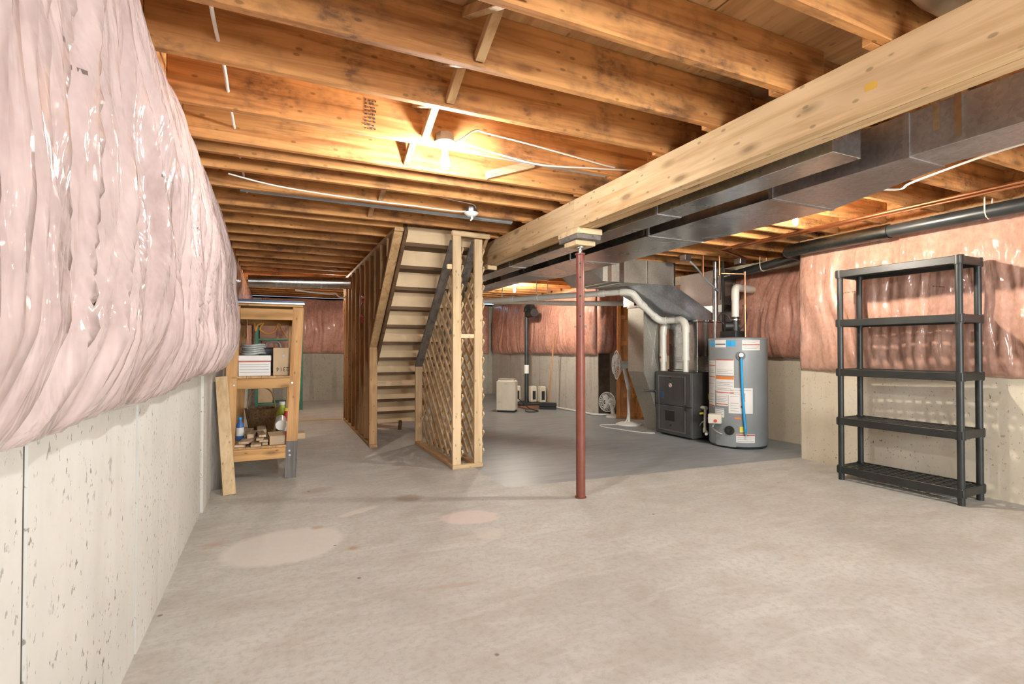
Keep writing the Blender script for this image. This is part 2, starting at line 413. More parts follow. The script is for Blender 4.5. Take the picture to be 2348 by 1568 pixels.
wr2 = wall('wall_recess_far', M_CONB, XRF + .25, XRR, Y2, Y2 + .25, 'short dark concrete return wall behind the white fans')
wrf = wall('wall_right_far', M_JOINT, XRF + .012, XRF + .25, Y2, YB, 'formed concrete wall with narrow board panels behind the push broom')
sm = [Y2, 8.42, 9.0, 9.42, 9.85, 10.6, 11.41, YB]
for i, (a, b) in enumerate(zip(sm, sm[1:])):
    box('concrete_panel', M_CONP, wrf, XRF + (0, .006, 0, .008, .002, .006, 0)[i], XRF + .012, a + .004, b - .006, 0, ZJ - .04, bev=.003)
wre = B()
for a in ((XL - .25, 1.0, -.05, ZJ), (3.6, XR + .25, -.05, ZJ), (1.0, 3.6, -.05, .7), (1.0, 3.6, 2.2, ZJ)):
    wre.box(a[0], a[1], YR - .25, YR, a[2], a[3])
wre.done('wall_rear', M_CONR, None, kind='structure', label='concrete wall behind the photographer with an opening for the added window')
wnd = box('added_window', M_GLASS, None, 1.0, 3.6, YR - .10, YR - .085, .7, 2.2, kind='structure', label='added wide window around the fill light behind the photographer')  # unseen window, added to go with the rear fill light
for z in (.7, 2.15): box('window_frame', M_WHITE, wnd, 1.0, 3.6, YR - .12, YR - .06, z, z + .05)
for x in (1.0, 2.27, 3.55): box('window_frame', M_WHITE, wnd, x, x + .05, YR - .12, YR - .06, .75, 2.15)
wn2 = box('window_2', M_GLASS, None, 2.5, 3.5, YB - .02, YB - .01, 1.42, 2.08, kind='structure', label='small basement window in the back wall beyond the stairs')
for z in (1.40, 2.06): box('window_frame', M_WHITE, wn2, 2.48, 3.52, YB - .05, YB, z, z + .04)
for x in (2.48, 3.48): box('window_frame', M_WHITE, wn2, x, x + .04, YB - .05, YB, 1.44, 2.06)

# ceiling: subfloor sheets, joists, rim, bridging
ceil = box('ceiling', M_PLY, None, XL - .3, XRR + .3, YR - .3, YB + .3, ZS + .02, ZS + .10, kind='structure', label='exposed floor joists and subfloor sheathing overhead')
for i in range(3):
    for j in range(7):
        x0 = XL - .3 + i * 2.44; y0 = YR + j * 2.44 - (1.2 if i % 2 else 0) - 1.0
        x1 = min(x0 + 2.434, XRR + .3); y1 = min(y0 + 1.214, YB + .3)
        for k in (0, 1):
            ya, yb = y0 + k * 1.22, y0 + k * 1.22 + 1.214
            if yb > YR and ya < YB: box('subfloor_sheet', M_PLY, ceil, x0, x1, max(ya, YR - .2), min(yb, YB + .2), ZS + (.0 if k else .003), ZS + .02)
JY = [-3.27, -2.87, -2.46, -2.06, -1.65, -1.25, -.84, -.43, -.03, .37, .78, 1.175, 1.59, 2.0, 2.395, 2.855, 3.30, 3.51, 3.80, 4.21, 4.73, 4.96, 5.39, 5.84, 6.27, 6.74, 7.26,
      7.67, 8.08, 8.5, 8.9, 9.3, 9.7, 10.1, 10.5, 10.9, 11.3, 11.7, 12.1, 12.45]
def joist(x0, x1, yf): return box('joist', M_JOIST, ceil, x0, x1, yf - .038, yf, ZJ, ZS, bev=.002)
for y in JY:
    if 4.9 < y < 8.0:
        joist(XL + .02, 1.115, y); joist(1.985, 2.34, y)
    else: joist(XL + .02, 2.34, y)
    yr = y + .041
    xr = XRR + .04 if Y1 < yr < Y2 else XR + .04
    if yr < YB - .02: joist(2.06, xr, yr)
for k, (y0, y1) in enumerate(((YR, 3.0), (3.0, 8.0), (8.0, YB))):
    box('rim_board', M_JOIST, ceil, XL - .02, XL + .018, y0, y1, ZJ, ZS)
box('rim_board', M_JOIST, ceil, XR + .05, XR + .09, YR, Y1 - .05, ZJ, ZS); box('rim_board', M_JOIST, ceil, XRR + .05, XRR + .09, Y1, Y2, ZJ, ZS)
box('rim_board', M_JOIST, ceil, XRF + .05, XRF + .09, Y2, YB, ZJ, ZS)
box('sill_plate', M_STUDY, ceil, XL - .13, XL + .005, YR, YB, ZJ - .04, ZJ); box('sill_plate', M_STUDY, ceil, XR, XR + .14, YR, Y1, ZJ - .04, ZJ)
box('sill_plate', M_STUDX, ceil, XL, XRF, YB, YB + .14, ZJ - .04, ZJ); box('sill_plate', M_STUDY, ceil, XRF, XRF + .14, Y2, YB, ZJ - .04, ZJ)
# diagonal cross bridging between joists
for a, b in zip(JY, JY[1:]):
    if not (.3 < a < 4.5) or b - a < .3: continue
    for x, up in ((.70, True), (.755, False)):
        p = (x, a + .004, ZJ + .03 if up else ZS - .03); q = (x, b - .042, ZS - .03 if up else ZJ + .03)
        B().bar(p, q, .04, .04).done('bridging', M_STUDY, ceil, bev=.002)
B().bar((1.30, 3.235, 2.37), (1.66, 3.235, 2.50), .05, .038, up=(0, 1, 0)).done('cross_block', M_PALEX, ceil, bev=.002)
for x in (2.06, 2.10):
    pass
# grade stamp printed on the joist in front of the lamp
st = B()
rs = random.Random(4)
for k in range(9):
    z = 2.37 + k * .019; xx = .425
    while xx < .482:
        wd = rs.uniform(.004, .016); st.box(xx, min(xx + wd, .486), 2.8155, 2.8168, z, z + rs.uniform(.005, .013)); xx += wd + rs.uniform(.004, .012)
st.done('grade_stamp', M_INKD, ceil)

# ---------------------------------------------------------------- main beam and steel post
bm_ = thing('main_beam', 'long built-up timber beam of pale planks carrying the joists', 'beam', (2.195, 4, 2.12))
pw = .0425
for i in range(4):
    cuts = [YR + .02, 3.41, 8.2, YB - .02] if i == 0 else [YR + .02, 1.2 + i * 1.3, 6.8 + i * .5, YB - .02]
    for a, b in zip(cuts, cuts[1:]):
        box('beam_ply', M_BEAM, bm_, 2.11 + i * pw, 2.11 + (i + 1) * pw - .002, a + .001, b - .001, 2.12 + (0, .004, .001, .006)[i], ZJ - .001, bev=.002)
B().box(2.1085, 2.1099, 1.19, 1.235, 2.195, 2.225).done('crayon_mark', plain('yellow_crayon', (.72, .42, .06), .7), bm_, bev=.0005)
PX, PY = 2.205, 3.47
post = thing('steel_post', 'red adjustable steel support post under the main beam', 'post', (PX, PY, 0))
B().cyl((PX, PY, .006), (PX, PY, 1.13), .037, seg=28).done('lower_tube', M_REDPOST, post, smooth=True)
B().cyl((PX, PY, 1.10), (PX, PY, 1.935), .0335, seg=28).done('upper_tube', M_REDPOST, post, smooth=True)
B().cyl((PX, PY, .0), (PX, PY, .008), .046, seg=28).done('base_plate', M_REDPOST, post)
B().cyl((PX, PY, 1.93), (PX, PY, 1.945), .04, seg=28).done('collar', M_REDPOST, post, smooth=True)
B().cyl((PX, PY, 1.94), (PX, PY, 1.99), .013, seg=12).cyl((PX, PY, 1.96), (PX, PY, 1.975), .022, seg=6).cyl((PX, PY, 1.985), (PX, PY, 1.995), .04, seg=16).done('jack_screw', M_STEEL, post, smooth=True)
vd = Vector((-PX, -PY, 0)).normalized(); sd = Vector((vd.y, -vd.x, 0))
for z in (1.44, 1.60, 1.75, 1.86):
    c = Vector((PX, PY, z)); B().cyl(c + vd * .028, c + vd * .0345, .008, seg=12).done('hole', M_FURND, post)
for z in (1.52, 1.68, 1.30):
    c = Vector((PX, PY, z)); B().cyl(c + sd * -.028, c + sd * -.0345, .008, seg=12).done('hole', M_FURND, post)
c = Vector((PX, PY, 1.36)); B().cyl(c - sd * .05, c + sd * .05, .007, seg=10).cyl(c - sd * .05, c - sd * .043, .012, seg=10).done('pin', M_STEEL, post)
blk = thing('shim_blocks', 'stacked wooden shim blocks between steel post and beam', 'block', (PX, PY, 1.995))
box('shim_block', M_PALEX, blk, PX - .085, PX + .095, PY - .075, PY + .105, 1.997, 2.035, bev=.003)
box('shim_block', M_GREYW, blk, PX - .105, PX + .11, PY - .13, PY + .16, 2.036, 2.074, bev=.003)
box('shim_block', M_PALEX, blk, PX - .11, PX + .12, PY - .135, PY + .165, 2.075, 2.119, bev=.003)

# ---------------------------------------------------------------- insulation blankets
def blanket(name, label, mat, P0, P1, nrm, z0, z1, base, bulge, du, dv, seed, folds=.035, wave=0.0, tilt=0.0, keep=None):
    """padded sheet hung on a wall from P0 to P1 (xy), nrm pointing into the room"""
    P0, P1, nrm = Vector((*P0, 0)), Vector((*P1, 0)), Vector((*nrm, 0))
    L = (P1 - P0).length; nu = max(4, int(L / du)); nv = max(8, int((z1 - z0) / dv))
    d = (P1 - P0).normalized(); vs, fs = [], []
    for i in range(nu + 1):
        u = i / nu * L
        zb = z0 + .035 * noise.noise((u * .9, seed, 0)) + wave * math.sin(u * 1.3 + seed) + .008 * noise.noise((u * 6, seed, 3))
        zt = z1 + .03 * noise.noise((u * 2.1, seed + 5, 0)) + .015 * noise.noise((u * 9, seed, 7))
        for j in range(nv + 1):
            v = j / nv; z = zb + (zt - zb) * v
            prof = min(1, v / .16) ** .5 * min(1, (1 - v) / .35) ** .55 * (1 - .25 * v)
            bat = .5 + .5 * math.cos((u + .3 * seed) * 2 * math.pi / .62)
            q = u * 7.5 + 1.4 * noise.noise((u * 1.5, z * 1.3, seed)) + tilt * (z - z0) * 6
            f1 = 1 - abs(noise.noise((q, z * .55, seed + 11))) * 2
            f2 = 1 - abs(noise.noise((q * 2.3, z * .75, seed + 21))) * 2
            f3 = noise.noise((u * 3.2, z * 2.6, seed + 31))
            f2 = max(f2, 0) ** 1.4 * 1.4 - .2
            t = base + prof * (bulge * (.80 + .2 * bat) + folds * (.75 * f1 + .42 * f2) + min(.04, bulge * .45) * f3)
            e = min(u, L - u) / .12
            t *= .35 + .65 * min(1, e) ** .5
            if j == 0: t = base * .3
            p = P0 + d * u + nrm * max(.006, t); vs.append((p.x, p.y, z))
    for i in range(nu):
        for j in range(nv):
            a = i * (nv + 1) + j; fs.append((a, a + nv + 1, a + nv + 2, a + 1))
    # closing strip back to the wall
    n0 = len(vs)
    ring = [j for j in range(nv + 1)] + [i * (nv + 1) + nv for i in range(1, nu + 1)] + [nu * (nv + 1) + j for j in range(nv - 1, -1, -1)] + [i * (nv + 1) for i in range(nu - 1, 0, -1)]
    for k in ring:
        p = Vector(vs[k]); p -= nrm * ((p - P0).dot(nrm) - .002); vs.append(tuple(p))
    m = len(ring)
    for k in range(m): fs.append((ring[k], ring[(k + 1) % m], n0 + (k + 1) % m, n0 + k))
    me = bpy.data.meshes.new(name); me.from_pydata(vs, [], fs); me.update()
    b = bmesh.new(); b.from_mesh(me); bmesh.ops.recalc_face_normals(b, faces=b.faces[:]); b.to_mesh(me); b.free()
    for f in me.polygons: f.use_smooth = True
    me.materials.append(mat)
    return link(name, me, None, label=label, category='insulation')
blanket('insulation_blanket', 'pale pink plastic-covered insulation blanket bulging over the near left wall', M_INSL, (XL + .016, 4.95), (XL + .016, -3.3), (1, 0), 1.00, 2.31, .045, .10, .012, .02, 2.0, .05)
blanket('insulation_blanket', 'darker pink insulation blanket on the left wall beyond the tall workbench rack', M_INSB, (XL + .016, 12.3), (XL + .016, 4.98), (1, 0), 1.05, 2.30, .015, .03, .03, .03, 5.0, .014)
blanket('insulation_blanket', 'shiny rose insulation blanket on the back wall beside the stud framing', M_INSB, (2.2, YB), (XL + .2, YB), (0, -1), 1.07, 2.31, .05, .10, .025, .03, 9.0, .06, tilt=.12)
blanket('insulation_blanket', 'narrow shiny insulation blanket on the back wall right of the stairs', M_INSB, (XRF - .12, YB), (2.25, YB), (0, -1), 1.04, 2.32, .05, .10, .03, .035, 12.0, .05, keep=1)
blanket('insulation_blanket', 'wrinkled reflective insulation blanket above the push broom', M_INSB, (XRF - .002, Y2 + .02), (XRF - .002, YB - .17), (-1, 0), 1.06, 2.28, .03, .075, .025, .03, 15.0, .045)
blanket('insulation_blanket', 'dark rose insulation blanket on the short return wall behind the stand fan', M_INSB, (XRR - .02, Y2), (XRF - .02, Y2), (0, -1), 1.10, 2.25, .05, .09, .02, .03, 19.0, .05)
blanket('insulation_blanket', 'creased rose insulation blanket in the recess behind the water heater', M_INSB, (XRR - .002, Y1 + .03), (XRR - .002, 5.19), (-1, 0), 1.06, 2.20, .05, .09, .02, .025, 23.0, .065, tilt=.35)
blanket('insulation_blanket', 'narrow insulation blanket in the recess beyond the metal chase', M_INSB, (XRR - .002, 6.08), (XRR - .002, Y2 - .16), (-1, 0), 1.06, 2.22, .03, .06, .03, .03, 25.0, .04)
blanket('insulation_blanket', 'salmon plastic-covered insulation blanket behind the black shelving unit', M_INSR, (XR - .002, -3.3), (XR - .002, Y1 - .01), (-1, 0), .96, 2.24, .02, .042, .020, .025, 28.0, .034, wave=.012, tilt=-.10)

# ---------------------------------------------------------------- ceiling lamps
def lamp(name, lit, label, loc, bulb=None):
    e = thing(name, label, 'light' if lit else 'junction box', (0, 0, 0), world=False)
    B().lathe([(.052, .0), (.052, .045), (.03, .048)], 8).done('octagon_box', M_STEEL, e)
    B().lathe([(.030, -.034), (.036, -.03), (.060, -.012), (.062, -.004), (.058, 0)], 32).done('lampholder', M_WHITE, e, smooth=True)
    if lit:
        B().lathe([(.018, -.062), (.019, -.034), (.024, -.03)], 20).done('socket', M_WHITE, e, smooth=True)
        pr = [(.004, -.152), (.016, -.150), (.026, -.142), (.0315, -.128), (.033, -.115), (.030, -.100), (.022, -.082), (.0165, -.066), (.016, -.060)]
        B().lathe([(a * (.8 if bulb is not M_BULBW else .6), b) for a, b in pr], 24).done('bulb', bulb or M_BULB, e, smooth=True)
    e.location = loc
    return e
lamp('ceiling_lamp', True, 'lit bare bulb in white lampholder between the near joists', (.858, 2.755, 2.345))
lamp('ceiling_lamp', True, 'lit bare bulb right of the ducts above the shelving unit', (3.83, 2.79, 2.335), M_BULBW)
lamp('ceiling_lamp', True, 'lit bare bulb far back above the dehumidifier', (3.86, 8.25, 2.345), M_BULBW)
lamp('ceiling_lamp', True, 'lit bare bulb hidden behind the round duct at the back left', (.82, 9.05, 2.40), M_BULBL)
lamp('ceiling_lamp', True, 'added bare fill bulb on the joists behind the photographer', (1.0, -1.3, 2.345), M_BULBD)  # unseen bulb added to brighten the foreground
jb = lamp('junction_box', False, 'white ceiling junction box without bulb near the stairs', (1.505, 4.085, 2.345))
B().tube([(0, 0, -.03), (.004, .0, -.05), (-.006, .004, -.07)], .006, 6).tube([(.01, 0, -.03), (.016, .003, -.045), (.003, 0, -.065)], .0035, 6).done('wire_ends', M_WHITE, jb)

# cables
def cable(name, label, pts, r=.0055, mat=None, sm=6, cat='cable'):
    return B().tube(pts, r, 8, smooth=sm).done(name, mat or M_CABLE, None, smooth=True, label=label, category=cat)
cable('electric_cable', 'white cable looping from the near lamp along the joist face', [(.90, 2.76, 2.36), (.95, 2.78, 2.38), (1.05, 2.79, 2.46), (1.14, 2.798, 2.46), (1.46, 2.798, 2.44), (1.94, 2.798, 2.40), (2.05, 2.798, 2.395)])
cable('electric_cable', 'sagging white cable from the near lamp over to the main beam', [(.91, 2.75, 2.355), (.97, 2.77, 2.362), (1.2, 2.79, 2.345), (1.49, 2.79, 2.325), (1.87, 2.79, 2.36), (2.23, 2.80, 2.40)])
cable('electric_cable', 'white cable threaded through the joists beside the left insulation', [(-.235, -.5, 2.44), (-.225, 1.0, 2.43), (-.22, 1.8, 2.445), (-.222, 2.2, 2.425), (-.218, 2.6, 2.44), (-.222, 3.1, 2.43), (-.22, 4.6, 2.44)], .0075)
cable('electric_cable', 'thin white cable under the joists leading to the junction box', [(-.3, 3.90, 2.36), (0, 4.0, 2.345), (.5, 4.07, 2.342), (1.0, 4.08, 2.342), (1.35, 4.085, 2.34), (1.46, 4.085, 2.35)])
cable('electric_cable', 'white wire arching over the junction box near the stairs', [(.2, 3.82, 2.40), (.8, 3.83, 2.385), (1.35, 3.90, 2.37), (1.50, 4.0, 2.385), (1.545, 4.08, 2.365)], .004)
cable('drain_pipe', 'grey pipe running between joists beyond the near lamp', [(-.36, 2.885, 2.385), (2.03, 2.885, 2.372)], .020, M_GREYP, 0, 'pipe')
cable('drain_pipe', 'grey round pipe between the joists near the junction box', [(-.25, 4.30, 2.395), (1.98, 4.30, 2.375)], .036, M_GREYP, 0, 'pipe')

# ---------------------------------------------------------------- ducts
ZD0, ZD1 = 2.10, 2.31
d1 = thing('narrow_duct', 'narrow galvanised duct run tucked beside the main beam', 'duct', (2.455, 4, ZD0))
ys = [1.52, 2.74, 3.96, 5.18, 6.40, 7.62]
for a, b in zip(ys, ys[1:]):
    box('duct_section', M_GALV, d1, 2.352, 2.562, a + .001, b - .001, ZD0, ZD1, bev=.002)
for a in ys[1:-1]: box('drive_cleat', M_GALVD, d1, 2.349, 2.565, a - .012, a + .012, ZD0 - .004, ZD1 + .002)
d2 = thing('wide_duct', 'wide galvanised trunk duct hung along the main beam', 'duct', (3.04, 4, ZD0))
ys = [2.16, 3.30, 4.52, 5.74]
for a, b in zip(ys, ys[1:]): box('duct_section', M_GALV, d2, 2.745, 3.33, a + .001, b - .001, ZD0, ZD1, bev=.002)
B().hull([(2.745, 2.158, ZD1), (3.33, 2.158, ZD1), (3.06, 1.42, ZD1), (2.745, 1.42, ZD1)], [(2.745, 2.158, ZD0), (3.33, 2.158, ZD0), (3.06, 1.42, ZD0), (2.745, 1.42, ZD0)]).done('taper_section', M_GALVD, d2)
for a, b in ((.2, 1.418), (-1.02, .198)): box('duct_section', M_GALVD, d2, 2.745, 3.03, a, b, ZD0, ZD1, bev=.002)
B().hull([(2.745, 5.742, ZD1), (3.33, 5.742, ZD1), (3.10, 6.3, ZD1), (2.745, 6.3, ZD1)], [(2.745, 5.742, ZD0), (3.33, 5.742, ZD0), (3.10, 6.3, ZD0), (2.745, 6.3, ZD0)]).done('taper_section', M_GALVD, d2)
box('duct_section', M_GALV, d2, 2.745, 3.08, 6.302, 8.6, ZD0, ZD1, bev=.002)
for a in (2.16, 3.30, 4.52): box('drive_cleat', M_GALVD, d2, 2.741, 3.334, a - .014, a + .014, ZD0 - .005, ZD1 + .002)
for a in (.2, 1.42): box('drive_cleat', M_GALVD, d2, 2.741, 3.05, a - .014, a + .014, ZD0 - .005, ZD1 + .002)
for y in (1.2, 3.35, 5.6): 
    for x in (2.741, 2.566): B().box(x, x + .003, y, y + .025, ZD0 + .02, ZJ).done('hanger_strap', M_SHINY, d2 if x > 2.7 else d1)

pl = thing('supply_plenum', 'boxy galvanised supply duct crossing above the furnace', 'duct', (4.2, 5.55, 1.98))
B().hull([(3.34, 5.02, 2.30), (3.34, 5.02, 2.10), (3.34, 5.70, 2.10), (3.34, 5.70, 2.30)], [(3.70, 5.30, 2.31), (3.70, 5.30, 2.03), (3.70, 6.05, 2.03), (3.70, 6.05, 2.31)]).done('transition', M_GALVD, pl)
M_PL = galv('plenum_sheet', (.50, .47, .41), .5, .12)
box('duct_section', M_PL, pl, 3.70, 3.77, 5.30, 6.05, 2.03, 2.31)
box('flexible_collar', M_SHINY, pl, 3.77, 3.83, 5.293, 6.057, 2.023, 2.317, bev=.004)
box('duct_section', M_PL, pl, 3.83, 3.95, 5.30, 6.05, 2.03, 2.32)
box('flexible_collar', M_SHINY, pl, 3.95, 4.02, 5.293, 6.057, 2.023, 2.327, bev=.004)
box('duct_section', M_PL, pl, 4.02, 4.83, 5.30, 6.05, 2.03, 2.335, bev=.002)
box('end_cleat', M_SHINY, pl, 4.83, 4.865, 5.292, 6.058, 2.02, 2.34, bev=.004)
B().box(4.39, 4.40, 5.292, 5.30, 2.035, 2.33).done('seam', M_SHINY, pl)
M_BLSH = galv('offset_sheet', (.62, .65, .70), .5)
B().hull([(4.34, 5.30, 2.029), (4.86, 5.30, 2.029), (4.86, 6.04, 2.029), (4.34, 6.04, 2.029)], [(5.06, 5.10, 1.57), (5.52, 5.10, 1.57), (5.52, 5.64, 1.57), (5.06, 5.64, 1.57)]).done('offset_section', M_BLSH, pl)
box('coil_box', M_GALV, pl, 5.06, 5.52, 5.10, 5.64, .895, 1.54, bev=.004)
box('cleat_ring', M_SHINY, pl, 5.045, 5.535, 5.085, 5.655, 1.54, 1.57, bev=.004)
box('cleat_ring', M_SHINY, pl, 5.045, 5.535, 5.085, 5.655, .872, .895, bev=.004)
cr = B()
for z in (1.0, 1.03, 1.06): cr.box(5.055, 5.06, 5.25, 5.50, z, z + .008)
cr.done('ridge', M_GALVD, pl)

rt = thing('return_drop', 'galvanised return-air drop with creased face beside the furnace', 'duct', (4.8, 5.9, 0))
prof = [(4.66, 1.80), (4.94, 1.80), (4.94, .70), (5.22, .45), (5.22, .0), (5.01, .0), (4.66, .86)]
B().hull([(x, 5.70, z) for x, z in prof], [(x, 6.05, z) for x, z in prof]).done('drop_duct', M_PL, rt)
box('upper_duct', M_GALV, rt, 4.68, 4.92, 5.93, 6.18, 1.80, 2.33)
box('cleat_band', M_SHINY, rt, 4.65, 4.95, 5.69, 6.06, 1.77, 1.80)
B().bar((4.665, 5.697, 1.76), (4.935, 5.697, .80), .006, .006).bar((4.935, 5.697, 1.76), (4.80, 5.697, .95), .006, .006).done('crease', M_GALV, rt)
B().cyl((4.64, 5.69, .60), (4.95, 5.69, .585), .018, seg=14).done('filter_rail', M_SHINY, rt, smooth=True)

ch = thing('metal_chase', 'tall sheet-metal chase against the recess wall behind the water heater', 'duct', (5.75, 5.6, 0))
M_CH = galv('chase_sheet', (.27, .20, .17), .5, .1, .35)
box('chase_body', M_CH, ch, 5.66, 5.845, 5.22, 6.05, .88, 2.30, bev=.003)
box('lower_body', M_FURND, ch, 5.60, 5.84, 5.0, 6.05, 0, .87)
box('tape_band', M_GALV, ch, 5.655, 5.85, 5.22, 6.06, 1.70, 1.80)
box('edge_trim', M_GALV, ch, 5.64, 5.67, 5.20, 5.23, .88, 2.3)
for z0, z1, r, nm, mt in ((.92, 1.55, .022, 'lower_pipe', M_GALV), (1.55, 2.05, .036, 'upper_pipe', M_SHINY), (2.05, 2.34, .028, 'top_pipe', M_GALV)):
    if nm == 'lower_pipe': cdt = thing('metal_vent_pipe', 'upright shiny metal pipe rising behind the furnace plenum', 'pipe', (5.30, 5.02, .9))
    B().cyl((5.30, 5.02, z0), (5.30, 5.02, z1), r, seg=16).done(nm, mt, cdt, smooth=True)
cable('gas_pipe', 'thin dark upright gas pipe beside the furnace plenum', [(5.34, 4.93, .05), (5.34, 4.93, 2.34)], .014, M_ABS, 0, 'pipe')

# round duct at the back left
rd = thing('round_duct', 'round galvanised duct crossing at the back left under the joists', 'duct', (.3, 8.1, 2.1))
B().cyl((-.36, 8.05, 2.135), (.62, 8.05, 2.165), .085, seg=28).done('duct_pipe', M_GALV, rd, smooth=True)
B().cyl((.60, 8.05, 2.164), (1.01, 8.05, 2.178), .088, seg=28).done('duct_pipe', M_GALV, rd, smooth=True)
B().cyl((.585, 8.05, 2.163), (.615, 8.05, 2.165), .092, seg=28).done('crimp_ring', M_SHINY, rd, smooth=True)

# ---------------------------------------------------------------- furnace
fu = thing('furnace', 'charcoal grey gas furnace cabinet with two front panels', 'furnace', (5.2, 5.34, 0))
box('cabinet', M_FURN, fu, 4.87, 5.58, 5.0, 5.69, .02, .87, bev=.006)
box('upper_panel', M_FURN, fu, 4.85, 4.872, 5.005, 5.685, .42, .865, bev=.005)
box('lower_panel', M_FURN, fu, 4.85, 4.872, 5.005, 5.685, .03, .412, bev=.005)
fr = B()
for a in ((5.10, 5.12, .07, .82), (5.60, 5.62, .07, .82)): fr.box(4.843, 4.85, a[0], a[1], a[2], a[3])
for a in ((5.12, 5.60, .80, .82), (5.12, 5.60, .07, .09)): fr.box(4.843, 4.85, a[0], a[1], a[2], a[3])
fr.done('panel_trim', plain('trim_steel', (.2, .2, .2), .35, .6), fu)
box('sight_window', M_FURND, fu, 4.845, 4.851, 5.30, 5.48, .21, .35, bev=.004)
box('window_bezel', M_BLACK, fu, 4.841, 4.846, 5.34, 5.44, .24, .32)
B().cyl((4.848, 5.38, .69), (4.844, 5.38, .69), .028, seg=20).done('white_logo', M_PAPER, fu)
B().cyl((4.845, 5.385, .70), (4.8425, 5.385, .70), .014, seg=3).cyl((4.845, 5.37, .68), (4.8425, 5.37, .68), .009, seg=12).done('red_logo_mark', M_REDP, fu)
box('blue_sticker', plain('blue_print', (.05, .10, .22), .5), fu, 4.844, 4.851, 5.52, 5.58, .50, .59)
for z in (.79, .15): B().cyl((4.852, 5.38, z), (4.842, 5.38, z), .012, seg=12).done('latch_knob', M_FURND, fu)
for y in (5.10,):
    box('panel_latch', M_BLACK, fu, 4.842, 4.852, y - .015, y + .015, .37, .45)
box('white_tag', M_PAPER, fu, 4.95, 5.02, 5.015, 5.021, .76, .80)
B().cyl((5.08, 5.022, .70), (5.08, 5.008, .70), .032, seg=20).done('knockout_plug', M_FURND, fu)
box('side_knockout', M_FURND, fu, 5.03, 5.09, 5.012, 5.021, .50, .61, bev=.005)

pvc = thing('flue_pipes', 'white plastic flue pipe rising from the furnace and running back overhead', 'pipe', (5.0, 5.4, .87))
r = .042
PXX = 4.95
B().cyl((PXX, 5.20, .875), (PXX, 5.20, 1.05), r * .9, seg=20).done('pipe', M_PVC, pvc, smooth=True)
B().cyl((PXX, 5.20, 1.03), (PXX, 5.20, 1.09), r * 1.25, seg=20).done('coupling', M_PVC, pvc, smooth=True)
B().cyl((PXX, 5.20, 1.08), (PXX, 5.20, 1.42), r * 1.1, seg=20).done('pipe', M_PVC, pvc, smooth=True)
B().tube([(PXX, 5.20, 1.40), (PXX, 5.202, 1.47), (PXX, 5.23, 1.535), (PXX, 5.29, 1.568), (PXX, 5.35, 1.57)], r * 1.28, 20, smooth=4).done('elbow', M_PVC, pvc, smooth=True)
B().cyl((PXX, 5.34, 1.57), (4.90, 5.52, 1.572), r * 1.05, seg=20).done('pipe', M_PVC, pvc, smooth=True)
B().tube([(4.90, 5.51, 1.572), (4.87, 5.57, 1.575), (4.82, 5.60, 1.60), (4.75, 5.605, 1.647)], r * 1.25, 20, smooth=4).done('elbow', M_PVC, pvc, smooth=True)
B().cyl((4.76, 5.605, 1.64), (4.50, 5.605, 1.826), r * 1.05, seg=20).done('pipe', M_PVC, pvc, smooth=True)
B().cyl((4.60, 5.605, 1.755), (4.53, 5.605, 1.805), r * 1.28, seg=20).done('coupling', M_PVC, pvc, smooth=True)
B().tube([(4.52, 5.605, 1.812), (4.43, 5.605, 1.905), (4.39, 5.62, 1.94), (4.33, 5.67, 1.958), (4.29, 5.73, 1.96)], r * 1.2, 20, smooth=4).done('elbow', M_PVC, pvc, smooth=True)
a = Vector((4.30, 5.71, 1.96)); b = Vector((2.72, 8.72, 1.985))
B().cyl(a, b, r, seg=20).done('long_pipe', M_PVC, pvc, smooth=True)
for k in (.09, .42, .56):
    dd = (b - a).normalized(); c = a.lerp(b, k)
    B().cyl(c - dd * .04, c + dd * .04, r * 1.2, seg=20).done('coupling', M_PVC, pvc, smooth=True)
for k in (.36, .42, .62):
    c = a.lerp(b, k); B().bar((c.x, c.y, c.z - .045), (c.x + .02, c.y + .02, 2.36), .003, .03).done('hanger_strap', M_CABLE, pvc)
pv2 = thing('intake_pipe', 'second white plastic pipe standing at the left on the furnace', 'pipe', (5.0, 5.56, .87))
QX, QY = 4.95, 5.635
B().cyl((QX, QY, .875), (QX, QY, 1.02), r * .9, seg=20).done('pipe', M_PVC, pv2, smooth=True)
B().cyl((QX, QY, 1.0), (QX, QY, 1.12), r * 1.2, seg=20).done('coupling', M_PVC, pv2, smooth=True)
B().cyl((QX, QY, 1.11), (QX, QY, 1.40), r * 1.08, seg=20).done('pipe', M_PVC, pv2, smooth=True)
B().tube([(QX, QY, 1.38), (QX + .01, QY, 1.47), (QX + .04, QY + .01, 1.50), (QX + .10, QY + .02, 1.51)], r * 1.2, 20, smooth=4).done('elbow', M_PVC, pv2, smooth=True)
B().tube([(QX + .10, QY + .03, 1.53), (QX + .09, QY + .09, 1.62), (QX + .06, QY + .25, 1.80), (QX + .05, QY + .62, 1.88), (4.62, 6.75, 1.90), (4.2, 7.35, 1.94), (3.9, 7.80, 1.985), (3.5, 8.40, 2.02)], r * .95, 16, smooth=4).done('run_pipe', M_PVC, pv2, smooth=True)
for z in (1.05,): box('red_sticker', M_REDP, pv2, 4.897, 4.903, 5.62, 5.65, z, z + .025)

